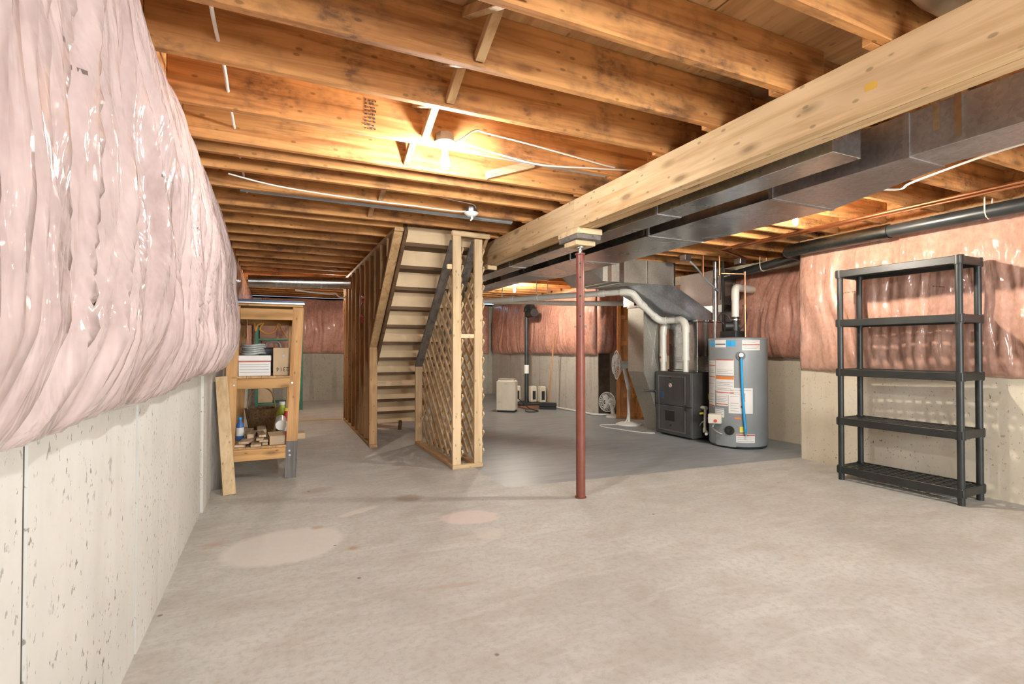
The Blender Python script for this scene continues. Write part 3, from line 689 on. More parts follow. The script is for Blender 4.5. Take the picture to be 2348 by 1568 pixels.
# yellow valve and gas fittings beside the furnace
gv = thing('gas_valve', 'white condensate pipe and yellow gas fittings between furnace and heater', 'pipe', (5.0, 4.93, .1))
B().tube([(5.02, 5.01, .42), (5.03, 4.95, .42), (5.02, 4.93, .40), (5.01, 4.93, .20), (5.01, 4.92, .14), (4.96, 4.84, .12), (4.875, 4.775, .12)], .018, 10).done('condensate_pipe', M_PVC, gv, smooth=True)
B().cyl((5.03, 4.99, .42), (5.02, 4.915, .42), .026, seg=14).cyl((5.01, 4.93, .17), (5.01, 4.93, .11), .025, seg=14).done('fitting', M_PVC, gv, smooth=True)
B().tube([(5.19, 4.97, .80), (5.17, 4.96, .6), (5.12, 4.94, .45)], .01, 8, smooth=4).done('gas_tube', M_ABS, gv, smooth=True)
box('yellow_valve', M_YEL, gv, 5.10, 5.15, 4.93, 4.975, .52, .60, bev=.01)
box('yellow_handle', M_YEL, gv, 4.96, 5.06, 4.96, 4.975, .335, .36, bev=.005)
B().tube([(4.98, 4.99, .18), (4.97, 4.95, .23), (5.02, 4.93, .27), (5.1, 4.95, .30)], .007, 8, smooth=4).done('hose', M_STEEL, gv, smooth=True)

# ---------------------------------------------------------------- water heater
HC = (5.19, 4.57); HR = .335
wh = thing('water_heater', 'tall grey water heater with white warning labels and blue drain tube', 'water heater', (HC[0], HC[1], 0))
B().lathe([(HR - .02, 0.0), (HR - .01, .012), (HR - .01, .035)], 56, (HC[0], HC[1], 0)).done('base_ring', M_BLACK, wh, smooth=True)
B().lathe([(HR - .004, .03), (HR, .04), (HR, 1.285), (HR + .004, 1.288), (HR + .004, 1.305), (HR - .01, 1.315), (.02, 1.33)], 56, (HC[0], HC[1], 0)).done('tank', M_HEATER, wh, smooth=True)
fa = math.atan2(-HC[1], -HC[0])          # direction facing the photographer
def lab(px, zc, wpx, h, mat, name='label', t=.002, parent=wh, rr=None):
    """px: offset from tank centre in metres across the front"""
    R0 = HR if rr is None else rr
    a0 = fa + math.asin(max(-.99, min(.99, (px - wpx / 2) / HR))); a1 = fa + math.asin(max(-.99, min(.99, (px + wpx / 2) / HR)))
    return B().curved(HC, R0, a0, a1, zc - h / 2, zc + h / 2, t).done(name, mat, parent)
# positions measured across the visible width (-.335 .. .335)
l = lab(-.17, 1.245, .30, .065, M_BLUE, 'badge_band'); lab(-.185, 1.245, .12, .09, M_PAPER, 'badge_plate', .005, l); lab(-.185, 1.237, .11, .012, M_INKD, 'badge_text', .001, l, HR + .0055)
def sticker(px, zc, wd, h, bars, text, seed):
    s_ = lab(px, zc, wd, h, M_PAPER, 'sticker'); q = random.Random(seed)
    for dz, hh, mt in bars: lab(px, zc + dz, wd * .98, hh, mt, 'colour_bar', .0012, s_, HR + .002)
    for dz, fw in text: lab(px + wd * (fw - 1) * .42, zc + dz, wd * .86 * fw, .006, M_INK, 'text_line', .0008, s_, HR + .002)
    return s_
sticker(.145, 1.23, .19, .13, [(.0, .010, M_REDP)], [(.045, 1), (.028, .8), (-.025, 1), (-.045, .9)], 1)
sticker(-.14, .96, .20, .19, [(.09, .010, M_REDP)], [(-.03, 1), (-.05, .7), (-.07, 1)], 2)
sticker(-.14, .74, .20, .22, [(.095, .034, M_ORP), (-.08, .010, M_REDP)], [(.04, 1), (.02, .8), (0, 1), (-.03, .9), (-.05, 1)], 3)
sticker(-.17, .57, .13, .14, [(-.05, .010, M_REDP)], [(.04, 1), (.02, .9), (0, 1), (-.02, .8)], 4)
sticker(-.285, .86, .075, .36, [(.12, .008, M_REDP), (-.02, .008, M_REDP)], [(.15, 1), (.06, .8), (.03, 1), (-.06, 1), (-.1, .8)], 5)
sticker(-.288, .58, .07, .2, [(-.09, .012, M_REDP)], [(.05, 1), (.02, .9), (-.02, 1), (-.05, .8)], 6)
s7 = sticker(.03, .57, .26, .30, [], [(.125, 1), (.10, .4), (.08, .45), (.05, .4), (-.03, .4), (-.06, .45), (-.09, .4), (-.12, .4)], 7)
lab(.06, .61, .04, .10, M_INK, 'tank_drawing', .001, s7, HR + .002); lab(.045, .50, .03, .025, M_REDP, 'flame_mark', .001, s7, HR + .002)
sticker(-.20, .415, .10, .11, [(.045, .012, plain('blue_label', (.25, .32, .45), .6))], [(.02, 1), (0, .8), (-.02, 1)], 8)
sticker(.08, .13, .20, .10, [(.038, .012, M_REDP)], [(.01, 1), (-.012, .9), (-.034, 1)], 9)
lab(.055, .235, .07, .065, M_YEL, 'yellow_tag'); lab(.0, .365, .07, .02, M_ORP, 'orange_tag')
def hp(px, dr): 
    a = fa + math.asin(px / HR); return Vector((HC[0] + (HR + dr) * math.cos(a), HC[1] + (HR + dr) * math.sin(a), 0))
def at_(px, dr, z): v = hp(px, dr); v.z = z; return v
B().tube([at_(.035, .035, 1.09), at_(.036, .04, 1.05)], .014, 12).cyl(at_(.035, -.002, 1.10), at_(.035, .02, 1.10), .05, seg=24).done('relief_valve', plain('valve_ring', (.12, .12, .12), .5), wh, smooth=True)
B().cyl(at_(.035, .015, 1.11), at_(.035, .05, 1.11), .025, seg=16).done('valve_body', M_STEEL, wh, smooth=True)
B().tube([at_(.036, .04, 1.07), at_(.05, .035, .6), at_(.075, .035, .2)], .0145, 12, smooth=5).done('drain_tube', M_BLUE, wh, smooth=True)
B().cyl(at_(.075, .035, .2), at_(.077, .035, .165), .013, seg=12).done('tube_end', M_STEEL, wh, smooth=True)
B().cyl(at_(-.09, -.002, .215), at_(-.09, .012, .215), .055, seg=24).done('drain_plate', M_BLACK, wh, smooth=True)
B().cyl(at_(-.09, .01, .215), at_(-.09, .05, .215), .02, seg=14).done('drain_valve', M_ABS, wh, smooth=True)
gb = Matrix.Translation(at_(-.215, .06, .345)) @ Matrix.Rotation(fa, 4, 'Z')
cb = B(); cb.box(-.07, .06, -.075, .075, -.055, .055); cb.done('gas_control', M_CREAM, wh, bev=.008, xf=gb)
cb = B(); cb.cyl((.06, .01, -.02), (.075, .01, -.02), .018, seg=14); cb.done('control_knob', M_REDP, wh, xf=gb)
B().tube([at_(-.22, .05, .30), at_(-.23, .07, .24), at_(-.19, .06, .19), at_(-.16, .03, .17)], .012, 8, smooth=4).done('burner_tube', M_STEEL, wh, smooth=True)
lab(-.13, .11, .22, .17, M_HEATER, 'burner_door', .006)
# blower on top
B().lathe([(.085, 1.33), (.085, 1.40), (.06, 1.41)], 24, (HC[0] - .02, HC[1] + .04, 0)).box(HC[0] - .13, HC[0] + .09, HC[1] - .03, HC[1] + .15, 1.325, 1.40).done('blower_base', M_BLACKR, wh, smooth=True)
B().cyl((HC[0] - .10, HC[1] + .10, 1.465), (HC[0] + .03, HC[1] + .0, 1.465), .055, seg=20).done('blower_motor', M_BLACKR, wh, smooth=True)
B().cyl((HC[0] - .01, HC[1] + .02, 1.40), (HC[0] - .01, HC[1] + .02, 1.58), .058, .048, seg=20).done('blower_neck', M_BLACK, wh, smooth=True)
B().cyl((HC[0] - .01, HC[1] + .02, 1.535), (HC[0] - .01, HC[1] + .02, 1.552), .058, seg=20).done('hose_clamp', M_SHINY, wh, smooth=True)
B().cyl((HC[0] - .01, HC[1] + .02, 1.57), (HC[0] - .01, HC[1] + .02, 1.86), .044, seg=20).done('vent_pipe', M_PVC, wh, smooth=True)
B().tube([(HC[0] - .01, HC[1] + .02, 1.79), (HC[0] - .01, HC[1] + .02, 1.88), (HC[0] + .01, HC[1] + .03, 1.925), (HC[0] + .08, HC[1] + .06, 1.95), (HC[0] + .5, HC[1] + .2, 1.96)], .048, 20, smooth=4).done('vent_elbow', M_PVC, wh, smooth=True)
B().tube([(HC[0] - .12, HC[1] + .10, 1.49), (HC[0] - .17, HC[1] + .13, 1.56), (HC[0] - .14, HC[1] + .11, 1.63), (HC[0] - .08, HC[1] + .08, 1.60), (HC[0] - .05, HC[1] + .05, 1.52)], .008, 8, smooth=4).done('power_cord', M_BLACKR, wh, smooth=True)
B().tube([(HC[0] + .04, HC[1] - .05, 1.72), (HC[0] + .075, HC[1] - .075, 1.62), (HC[0] + .06, HC[1] - .07, 1.5), (HC[0] - .01, HC[1] - .03, 1.40)], .007, 8, smooth=4).done('sensor_cord', M_BLACKR, wh, smooth=True)
# copper feed
cu = thing('copper_riser', 'upright copper pipe feeding the top of the water heater', 'pipe', (5.25, 4.50, 1.3))
B().cyl((5.245, 4.50, 1.325), (5.245, 4.50, 2.11), .012, seg=12).done('riser', M_COPPER, cu, smooth=True)
B().cyl((5.245, 4.50, 2.105), (5.02, 4.66, 2.12), .011, seg=12).done('cross_pipe', M_COPPER, cu, smooth=True)
B().cyl((5.00, 4.67, 2.10), (5.00, 4.67, 2.34), .012, seg=12).done('drop_pipe', M_COPPER, cu, smooth=True)
for q in ((5.245, 4.50, 1.68), (5.245, 4.50, 2.09), (5.00, 4.67, 2.095)): B().cyl(q, (q[0], q[1], q[2] + .045), .0175, seg=10).done('fitting', M_COPPER, cu, smooth=True)
cable('copper_pipe', 'short copper stub hanging beside the furnace plenum', [(4.80, 4.74, 2.08), (4.80, 4.74, 2.34)], .012, M_COPPER, 0, 'pipe')
cable('copper_pipe', 'upper of two long copper pipes along the right wall joists', [(4.62, -2.5, 2.328), (4.62, 4.3, 2.322), (5.4, 4.6, 2.322)], .013, M_COPPER, 0, 'pipe')
cable('copper_pipe', 'lower of two long copper pipes along the right wall joists', [(4.71, -2.5, 2.328), (4.71, 4.2, 2.322), (5.5, 4.4, 2.322)], .013, M_COPPER, 0, 'pipe')
ab = thing('drain_stack', 'large black plastic drain pipe along the top of the right wall', 'pipe', (4.99, 1, 2.22))
B().cyl((4.985, -2.6, 2.275), (4.985, 2.75, 2.235), .055, seg=24).done('pipe', M_ABS, ab, smooth=True)
B().cyl((4.985, 2.72, 2.236), (4.985, 3.72, 2.23), .066, seg=24).done('wrapped_section', galv('foil_wrap', (.14, .15, .14), .35), ab, smooth=True)
B().cyl((5.30, 3.78, 2.215), (5.62, 5.15, 2.175), .05, seg=24).done('far_pipe', M_ABS, ab, smooth=True)
B().tube([(4.985, 3.70, 2.23), (5.05, 3.76, 2.225), (5.30, 3.79, 2.215)], .055, 20, smooth=4).done('bend', M_ABS, ab, smooth=True)
for y in (2.02, 4.4):
    x, z = (4.985, 2.242) if y < 3 else (5.445, 2.197)
    B().tube([(x - .057, y, z + .12), (x - .057, y, z), (x - .04, y, z - .042), (x, y, z - .058), (x + .04, y, z - .042), (x + .057, y, z), (x + .057, y, z + .12)], .005, 6).done('hanger_strap', M_CREAM, ab)
for p, nm in (((4.62, 4.85, 2.30), 'square steel junction box above the furnace plenum'), ((5.30, 4.62, 2.27), 'square steel junction box above the water heater')):
    e = thing('junction_box', nm, 'junction box', p)
    box('box_body', M_STEEL, e, p[0] - .05, p[0] + .05, p[1] - .05, p[1] + .05, p[2] - .02, p[2] + .05, bev=.004)
    box('cover_plate', M_GALV, e, p[0] - .052, p[0] + .052, p[1] - .052, p[1] + .052, p[2] - .024, p[2] - .02)
cable('flexible_conduit', 'grey flexible conduit dropping behind the furnace plenum', [(4.70, 4.86, 2.28), (4.82, 4.86, 2.20), (5.0, 4.9, 2.08), (5.28, 4.96, 1.95)], .012, M_GREYP)
cable('electric_cable', 'thin black cable dropping behind the heater vent', [(5.5, 5.10, 2.3), (5.5, 5.11, 2.0), (5.5, 5.12, 1.85)], .006, M_BLACKR)
cable('electric_cable', 'pale cable stapled below the wide duct near the right lamp', [(3.80, 1.30, 2.335), (3.84, 1.58, 2.335), (3.99, 2.02, 2.335), (4.08, 2.14, 2.335), (4.02, 2.2, 2.335), (3.90, 2.22, 2.335)], .008)
# wood strip under joists
box('strapping_board', M_PALEY, None, 3.42, 3.46, .9, 2.1, 2.325, 2.349, label='pale wooden strip under the joists right of the duct taper', category='board')

# ---------------------------------------------------------------- stud framing, stairs, lattice
sf = thing('stud_framing', 'open stud framing of the partition left of the stairs', 'framing', (1.06, 7, 0))
X0, X1 = 1.02, 1.108
def slope_z(y): return 1.20 + (6.30 - y) * .80
box('bottom_plate', M_STUDY, sf, X0, X1, 6.25, 8.90, 0, .036, bev=.002)
box('top_plate', M_STUDY, sf, X0, X1, 4.88, 8.90, 2.312, 2.349, bev=.002)
for i, y in enumerate([6.72, 7.10, 7.50, 7.90, 8.30, 8.62, 8.85]):
    box('stud', M_STUDZ, sf, X0, X1, y, y + .038, .036, 2.312, bev=.002)
B().box(X0 - .005, X1, 6.27, 6.31, 0, 1.20).done('end_stud', M_STUDZ, sf, bev=.002)
for y in (5.25, 5.62, 6.0, 6.34):
    z0 = slope_z(y) + .09 if y < 6.3 else .036
    if z0 < 2.29: box('cripple_stud', M_STUDZ, sf, X0, X1, y, y + .038, z0, 2.312, bev=.002)
B().bar((1.064, 6.31, 1.205), (1.064, 4.92, 2.32), .088, .04, up=(0, 1, 0)).done('sloped_plate', M_STUDY, sf, bev=.002)
stc = thing('staircase', 'wooden staircase seen from below with pale riser boards', 'stairs', (1.53, 6.3, 0))
def stair_edge(y): return .10 + (7.60 - y) / .232 * .195
for x in (1.112, 1.945):
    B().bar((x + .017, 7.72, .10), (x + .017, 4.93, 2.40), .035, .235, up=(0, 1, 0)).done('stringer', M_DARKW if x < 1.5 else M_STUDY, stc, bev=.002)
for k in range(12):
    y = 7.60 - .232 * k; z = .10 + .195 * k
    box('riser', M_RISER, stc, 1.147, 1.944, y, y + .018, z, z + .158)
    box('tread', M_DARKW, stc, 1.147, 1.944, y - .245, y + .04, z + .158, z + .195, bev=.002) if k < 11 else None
for x in (1.3, 1.65): B().bar((x, 7.5, 0), (x, 7.45, .13), .04, .05).done('foot_block', M_DARKW, stc)

lt = thing('lattice_screen', 'lattice screen wall of pale posts and diagonal slats right of the stairs', 'lattice', (1.7, 5.5, 0))
# frame on the stair side
XA, XB = 1.575, 1.80
ya, yb = 4.80, 6.30
box('bottom_plate', M_PALEY, lt, XA, XA + .085, ya + .04, yb, 0, .038, bev=.003)
box('bottom_plate', M_PALEY, lt, XB, XB + .085, ya + .04, yb, 0, .038, bev=.003)
box('front_plate', M_PALEX, lt, XA - .005, XB + .09, ya - .02, ya + .04, 0, .04, bev=.004)
box('post', M_PALEZ, lt, XA, XA + .085, ya - .01, ya + .028, .04, 2.31, bev=.003)
box('post', M_PALEZ, lt, XB, XB + .085, ya - .01, ya + .028, .04, 2.285, bev=.003)
box('far_post', M_PALEZ, lt, XA, XA + .085, yb - .038, yb, .038, .96, bev=.003)
box('far_post', M_PALEZ, lt, XB, XB + .085, yb - .038, yb, .038, .96, bev=.003)
B().bar((XA - .02, ya - .01, 2.325), (XB + .17, ya - .01, 2.318), .05, .045, up=(0, 1, 0)).done('top_block', M_PALEX, lt, bev=.012)
B().bar((XA + .0425, yb + .0, .965), (XA + .0425, ya + .07, 2.26), .088, .04, up=(0, 1, 0)).done('sloped_plate', M_GREYW, lt, bev=.002)
B().bar((XB + .0425, yb + .0, .965), (XB + .0425, ya + .07, 2.26), .088, .04, up=(0, 1, 0)).done('sloped_plate', M_GREYW, lt, bev=.002)
box('cross_block', M_PALEX, lt, XA + .085, XB, ya, ya + .03, 1.29, 1.33)
box('cross_block', M_PALEX, lt, XA - .05, XA, ya + .02, ya + .055, 1.97, 2.02, bev=.004)
box('cross_block', M_PALEX, lt, XB + .17, XB + .27, ya + .05, ya + .09, 2.0, 2.04, bev=.004)
def ztop(y): return .95 + (yb - y) * (2.26 - .965) / (yb - ya - .07)
def lattice(x, t, sp=.20):
    poly = [(ya + .02, .045), (yb, .045), (yb, ztop(yb)), (ya + .02, min(2.28, ztop(ya + .02)))]
    for layer, sgn in ((0, 1), (1, -1)):
        c = -4.0
        while c < 9:
            # line z = sgn*1.25*(y-c)
            m = sgn * .92; pts = []
            for (y0, z0), (y1, z1) in zip(poly, poly[1:] + poly[:1]):
                f0, f1 = z0 - m * (y0 - c), z1 - m * (y1 - c)
                if f0 * f1 < 0:
                    k = f0 / (f0 - f1); pts.append((y0 + (y1 - y0) * k, z0 + (z1 - z0) * k))
            if len(pts) == 2 and math.dist(*pts) > .08:
                xx = x + layer * t
                (y0, z0), (y1, z1) = pts
                B().bar((xx, y0, z0), (xx, y1, z1), .044 if layer == 0 else .032, t * .95, up=(1, 0, 0)).done('slat', M_PALEZ, lt)
            c += sp
lattice(XA + .085 + .010, .016); lattice(XB + .085 + .010, .016)
# red clamps on studs
for k, (p, l_) in enumerate((((1.004, 6.74, 1.80), 'upper red clamp hooked on the stud framing'), ((1.004, 6.74, 1.58), 'lower red clamp hooked on the stud framing'))):
    e = thing('red_clamp', l_, 'clamp', p)
    x, y, z = p
    B().bar((x, y, z), (x - .03, y - .22 if k == 0 else y - .1, z + .02), .03, .03).done('jaw', M_RED, e, bev=.004)
    B().bar((x, y - .02, z - .02), (x + .01, y + .2 if k == 0 else y + .05, z - .05), .02, .025).done('handle', M_RED, e, bev=.004)
    B().cyl((x, y + .02, z), (x - .05, y - .26 if k == 0 else y - .1, z + .03), .008, seg=8).done('rod', M_STEEL, e)

# ---------------------------------------------------------------- workbench rack on the left
YW = 5.13
wr = thing('workbench_rack', 'tall rough timber rack with navy top beside the left wall', 'rack', (-.1, 5.8, 0))
def leg(xb, xt, y, z0, z1, mat, nm='leg'):
    B().bar((xb, y, z0), (xb + (xt - xb), y, z1), .092, .04, up=(0, 1, 0)).done(nm, mat, wr, bev=.003)
leg(-.385, -.335, YW, 0, 1.565, M_BENCH); 
leg(.128 - .005, .141, YW, .34, 1.565 * .34 / .34 if False else .345, M_BENCH) if False else None
B().bar((.135, YW, .335), (.185, YW, 1.565), .095, .04, up=(0, 1, 0)).done('leg', M_BENCH, wr, bev=.003)
B().bar((.122, YW, 0), (.135, YW, .335), .098, .044, up=(0, 1, 0)).done('leg_foot', M_GREYZ, wr, bev=.003)
for x in (-.36, .16): B().bar((x - .02, 6.45, 0), (x + .02, 6.45, 1.565), .092, .04, up=(0, 1, 0)).done('leg', M_BENCH, wr, bev=.003)
for z0, z1, xa, xb in ((1.445, 1.545, -.29, .14), (.825, .915, -.315, .115), (.185, .285, -.335, .085)):
    for y in (YW, 6.45):
        box('rail', M_BENCHX, wr, xa, xb, y - .02, y + .02, z0, z1, bev=.003)
for z in (.918, .288):
    for i in range(4):
        x0 = -.36 + i * .122
        box('shelf_board', M_STUDY, wr, x0, x0 + .119, YW - .02, 6.46, z, z + .018)
for x in (-.33, .17): box('side_rail', M_STUDY, wr, x - .02, x + .02, YW + .03, 6.42, 1.445, 1.545)
box('under_top', M_BENCHX, wr, -.375, .225, YW - .03, 6.5, 1.567, 1.585, bev=.002)
box('top_slab', M_NAVY, wr, -.385, .235, YW - .045, 6.52, 1.586, 1.622, bev=.003)
box('edge_strip', M_SHINY, wr, -.37, .235, YW - .05, YW - .044, 1.588, 1.600)
for x, z in ((-.315, 1.51), (-.335, .86), (.135, .87), (.115, .25), (.118, .21)): B().cyl((x, YW - .02, z), (x, YW - .027, z), .009, seg=12).done('bolt', M_STEEL, wr)
lb = B().bar((-.335, 4.72, 0), (-.425, 5.02, .94), .092, .042, up=(0, 1, -.2)).done('leaning_board', M_PALEZ, None, bev=.003, label='pale timber board leaning against the left leg of the rack', category='board')
lb2 = B().bar((-.462, 4.95, 0), (-.466, 5.05, .90), .02, .14, up=(1, 0, 0)).done('leaning_board', M_GREYZ, None, bev=.002, label='dark weathered board leaning between the rack and the left wall', category='board')
# things on the rack
zt, zl = .937, .307
wbx = thing('carton', 'white carton with red stripe and printed lines on the rack shelf', 'box', (-.19, 5.3, zt))
box('carton_body', M_PAPER, wbx, -.305, -.045, 5.16, 5.43, zt, zt + .135, bev=.003)
box('carton_lid', M_PAPER, wbx, -.308, -.042, 5.157, 5.433, zt + .136, zt + .185, bev=.004)
box('red_stripe', M_REDP, wbx, -.304, -.046, 5.1585, 5.1599, zt + .125, zt + .134)
for dz in (.03, .055, .08, .10): box('print_line', M_INK, wbx, -.295, -.06, 5.1585, 5.1599, zt + dz, zt + dz + .006)
cbx = thing('cardboard_box', 'brown cardboard box with upside-down black number on the rack shelf', 'box', (.03, 5.3, zt))
box('box_body', M_CARD, cbx, -.025, .115, 5.17, 5.42, zt, zt + .255, bev=.003)
tcv = bpy.data.curves.new('box_number', 'FONT'); tcv.body = '2314'; tcv.size = .055; tcv.extrude = .0005; tcv.align_x = 'CENTER'
to = bpy.data.objects.new('tmp_text', tcv); COL.objects.link(to)
dg = bpy.context.evaluated_depsgraph_get(); tm = bpy.data.meshes.new_from_object(to.evaluated_get(dg)); bpy.data.objects.remove(to)
tm.materials.clear(); tm.materials.append(M_INKD)
tx = link('printed_number', tm, cbx); tx.matrix_parent_inverse = Matrix.Translation(-cbx.location); tx.matrix_basis = Matrix.Translation((.055, 5.1685, zt + .075)) @ Matrix.Rotation(R(180), 4, 'Y') @ Matrix.Rotation(R(90), 4, 'X')
B().cyl((.062, 5.17, zt + .18), (.062, 5.1687, zt + .18), .012, seg=6).done('print_mark', M_INK, cbx)
hz = B()
for k in range(5):
    rr = .10 - .008 * (k % 3); zz = zt + .203 + .019 * k
    hz.tube([(-.19 + rr * math.cos(a * math.pi / 8), 5.27 + rr * math.sin(a * math.pi / 8), zz + .006 * math.sin(a)) for a in range(16)], .010, 8, closed=True)
hz.done('coiled_hose', plain('hose_vinyl', (.38, .40, .38), .35, var=.3), None, smooth=True, label='coil of grey hose lying on the white carton', category='hose')
oc = [  # lumber offcuts: x, y, z, length, width, thick, yaw
    (-.268, 5.33, .318, .40, .080, .020, .12), (-.160, 5.31, .318, .42, .085, .020, .0), (-.088, 5.36, .318, .40, .045, .020, .0),
    (-.215, 5.36, .340, .42, .080, .020, .22), (-.105, 5.37, .340, .36, .075, .020, -.04), (-.20, 5.44, .372, .26, .055, .040, .10),
    (-.125, 5.34, .361, .36, .060, .020, .03), (-.125, 5.37, .382, .30, .060, .020, -.10), (-.255, 5.72, .342, .30, .070, .066, .12), (-.13, 5.73, .35, .30, .08, .080, -.05)]
nm_ = ['flat board offcut at the lower left of the pile', 'wide offcut poking over the rack front rail', 'narrow offcut at the bottom of the pile', 'angled plank offcut at the left of the pile',
       'thin offcut in the middle of the pile', 'thick short offcut block on the pile', 'long pale offcut at the top right of the pile', 'uppermost slim offcut of the pile', 'grey lumber stub behind the offcut pile', 'dark lumber stub at the back of the pile']
for (x, y, z, L_, wd, th, yw), n_ in zip(oc, nm_):
    d = Vector((math.sin(yw), math.cos(yw), 0)) * L_ / 2
    B().bar(Vector((x, y, z)) - d, Vector((x, y, z)) + d, wd, th).done('lumber_offcut', M_OFFCUT, None, bev=.002, label=n_ + ' on the rack', category='wood')
ob = thing('open_carton', 'open shallow carton holding a paper roll on the lower rack shelf', 'box', (.03, 5.3, zl))
box('carton_front', M_CARD, ob, -.05, .08, 5.156, 5.162, zl, zl + .075)
box('carton_side', M_CARD, ob, -.05, -.044, 5.163, 5.45, zl, zl + .075); box('carton_side', M_CARD, ob, .074, .08, 5.163, 5.45, zl, zl + .075)
box('carton_bottom', M_CARD, ob, -.043, .073, 5.163, 5.45, zl, zl + .005)
B().hull([(-.05, 5.157, zl + .076), (.08, 5.157, zl + .076), (.08, 5.26, zl + .10), (-.07, 5.26, zl + .10)], [(-.05, 5.157, zl + .08), (.08, 5.157, zl + .08), (.08, 5.26, zl + .104), (-.07, 5.26, zl + .104)]).done('flap', M_CARD, ob)
for dz in (.02, .045): box('print_line', M_INK, ob, -.01, .07, 5.1545, 5.1559, zl + dz, zl + dz + .008)
pr_ = B(); pr_.lathe([(.030, 0), (.048, 0), (.048, .16), (.030, .16), (.030, 0.001)], 24, rot=Matrix.Rotation(R(-78), 4, 'X') @ Matrix.Rotation(R(20), 4, 'Z'), loc=(.045, 5.28, zl + .155))
pr_.done('plastic_elbow', M_WHITE, None, smooth=True, label='short white plastic pipe piece lying on the open carton', category='pipe')
def bottle(name, label, x, y, z, r_, h, mat, capm):
    e = thing(name, label, 'bottle', (x, y, z))
    B().lathe([(r_ * .9, 0), (r_, .01), (r_, h * .65), (r_ * .45, h * .82), (r_ * .42, h * .9)], 20, (x, y, z)).done('bottle_body', mat, e, smooth=True)
    B().lathe([(r_ * .5, h * .9), (r_ * .5, h)], 16, (x, y, z)).done('cap', capm, e, smooth=True)
    B().lathe([(r_ * 1.01, h * .2), (r_ * 1.01, h * .55)], 20, (x, y, z)).done('bottle_label', M_PAPER, e, smooth=True)
bottle('spray_bottle', 'blue-capped bottle at the left end of the lower rack shelf', -.31, 5.55, zl, .035, .22, plain('blue_bottle', (.05, .15, .4), .3), M_BLUE)
bottle('jug', 'red and yellow jug at the right of the lower rack shelf', .10, 5.62, zl, .055, .28, M_RED, M_YEL)
bottle('jug', 'lime green labelled jug behind the plastic pipe on the rack', .06, 5.80, zl, .06, .33, plain('lime', (.4, .5, .05), .4), M_WHITE)
bk = thing('wicker_basket', 'dark wicker basket at the back of the lower rack shelf', 'basket', (-.12, 6.12, zl))
B().lathe([(.12, 0), (.16, .22), (.165, .24), (.15, .24), (.11, .02)], 20, (-.14, 6.12, zl)).done('basket_body', plain('wicker', (.16, .09, .035), .8, var=.5, scale=60), bk, smooth=True)
B().tube([(-.28, 6.12, zl + .22), (-.24, 6.12, zl + .40), (-.14, 6.12, zl + .46), (-.04, 6.12, zl + .40), (0, 6.12, zl + .22)], .008, 8, smooth=4).done('basket_handle', plain('wicker_handle', (.3, .2, .1), .8), bk, smooth=True)
box('carton_scrap', M_CARD, None, .17, .26, 5.38, 5.55, zl + .0, zl + .055, bev=.003, label='torn cardboard scrap sticking out beside the rack leg', category='box')
tb = thing('tool_case', 'dark tool case standing behind the boxes on the rack shelf', 'case', (-.05, 5.9, zt))
box('case_body', plain('case_blue', (.05, .065, .09), .35), tb, -.16, .10, 5.75, 6.15, zt, zt + .26, bev=.02)
B().tube([(-.10, 5.80, zt + .26), (-.08, 5.80, zt + .31), (.02, 5.80, zt + .31), (.04, 5.80, zt + .26)], .012, 8, smooth=3).done('case_handle', M_GREYP, tb, smooth=True)
cable('extension_cord', 'orange extension cord hanging in loops under the rack top', [(-.20, 5.75, 1.44), (-.19, 5.74, 1.36), (-.17, 5.74, 1.42), (-.12, 5.74, 1.44), (-.15, 5.73, 1.38), (-.08, 5.72, 1.335), (-.01, 5.72, 1.37), (.02, 5.72, 1.44), (.05, 5.72, 1.38), (.10, 5.72, 1.30)], .008, M_ORCORD)
# green steel shelving at the back
gs = thing('green_shelving', 'green steel shelving frame against the back wall', 'shelving', (0, 11.2, 0))
for x in (-.36, .42):
    for y in (10.75, 11.3): box('upright', M_GREEN, gs, x, x + .055, y, y + .05, 0, 1.9)
for z in (.12, .75, 1.35, 1.85): box('shelf', M_GREEN, gs, -.34, .45, 10.77, 11.33, z, z + .03)
for x, zz, c, l_ in ((-.2, .152, M_CARD, 'cardboard carton on the lowest green shelf'), (.15, .782, M_CARD, 'cardboard carton on the second green shelf'), (-.15, 1.382, M_BROWN, 'brown wooden crate on the third green shelf')):
    e = thing('storage_box', l_, 'box', (x, 11, zz)); box('box_body', c, e, x - .14, x + .14, 10.85, 11.2, zz, zz + .30, bev=.004); box('box_lid', c, e, x - .145, x + .145, 10.845, 11.205, zz + .301, zz + .34, bev=.004)

cable('floor_cord', 'yellow cord stretched across the floor at the back left', [(-.3, 8.95, .006), (.3, 9.0, .006), (.75, 9.0, .006), (1.0, 8.98, .006)], .007, plain('yellow_cord', (.6, .45, .12), .6), 3)
cable('electric_cable', 'white cable under the round duct at the back left', [(.25, 8.15, 2.05), (.5, 8.2, 2.03), (.75, 8.22, 2.02), (.82, 8.22, 2.03), (.88, 8.24, 1.98), (.98, 8.25, 1.985)], .012)

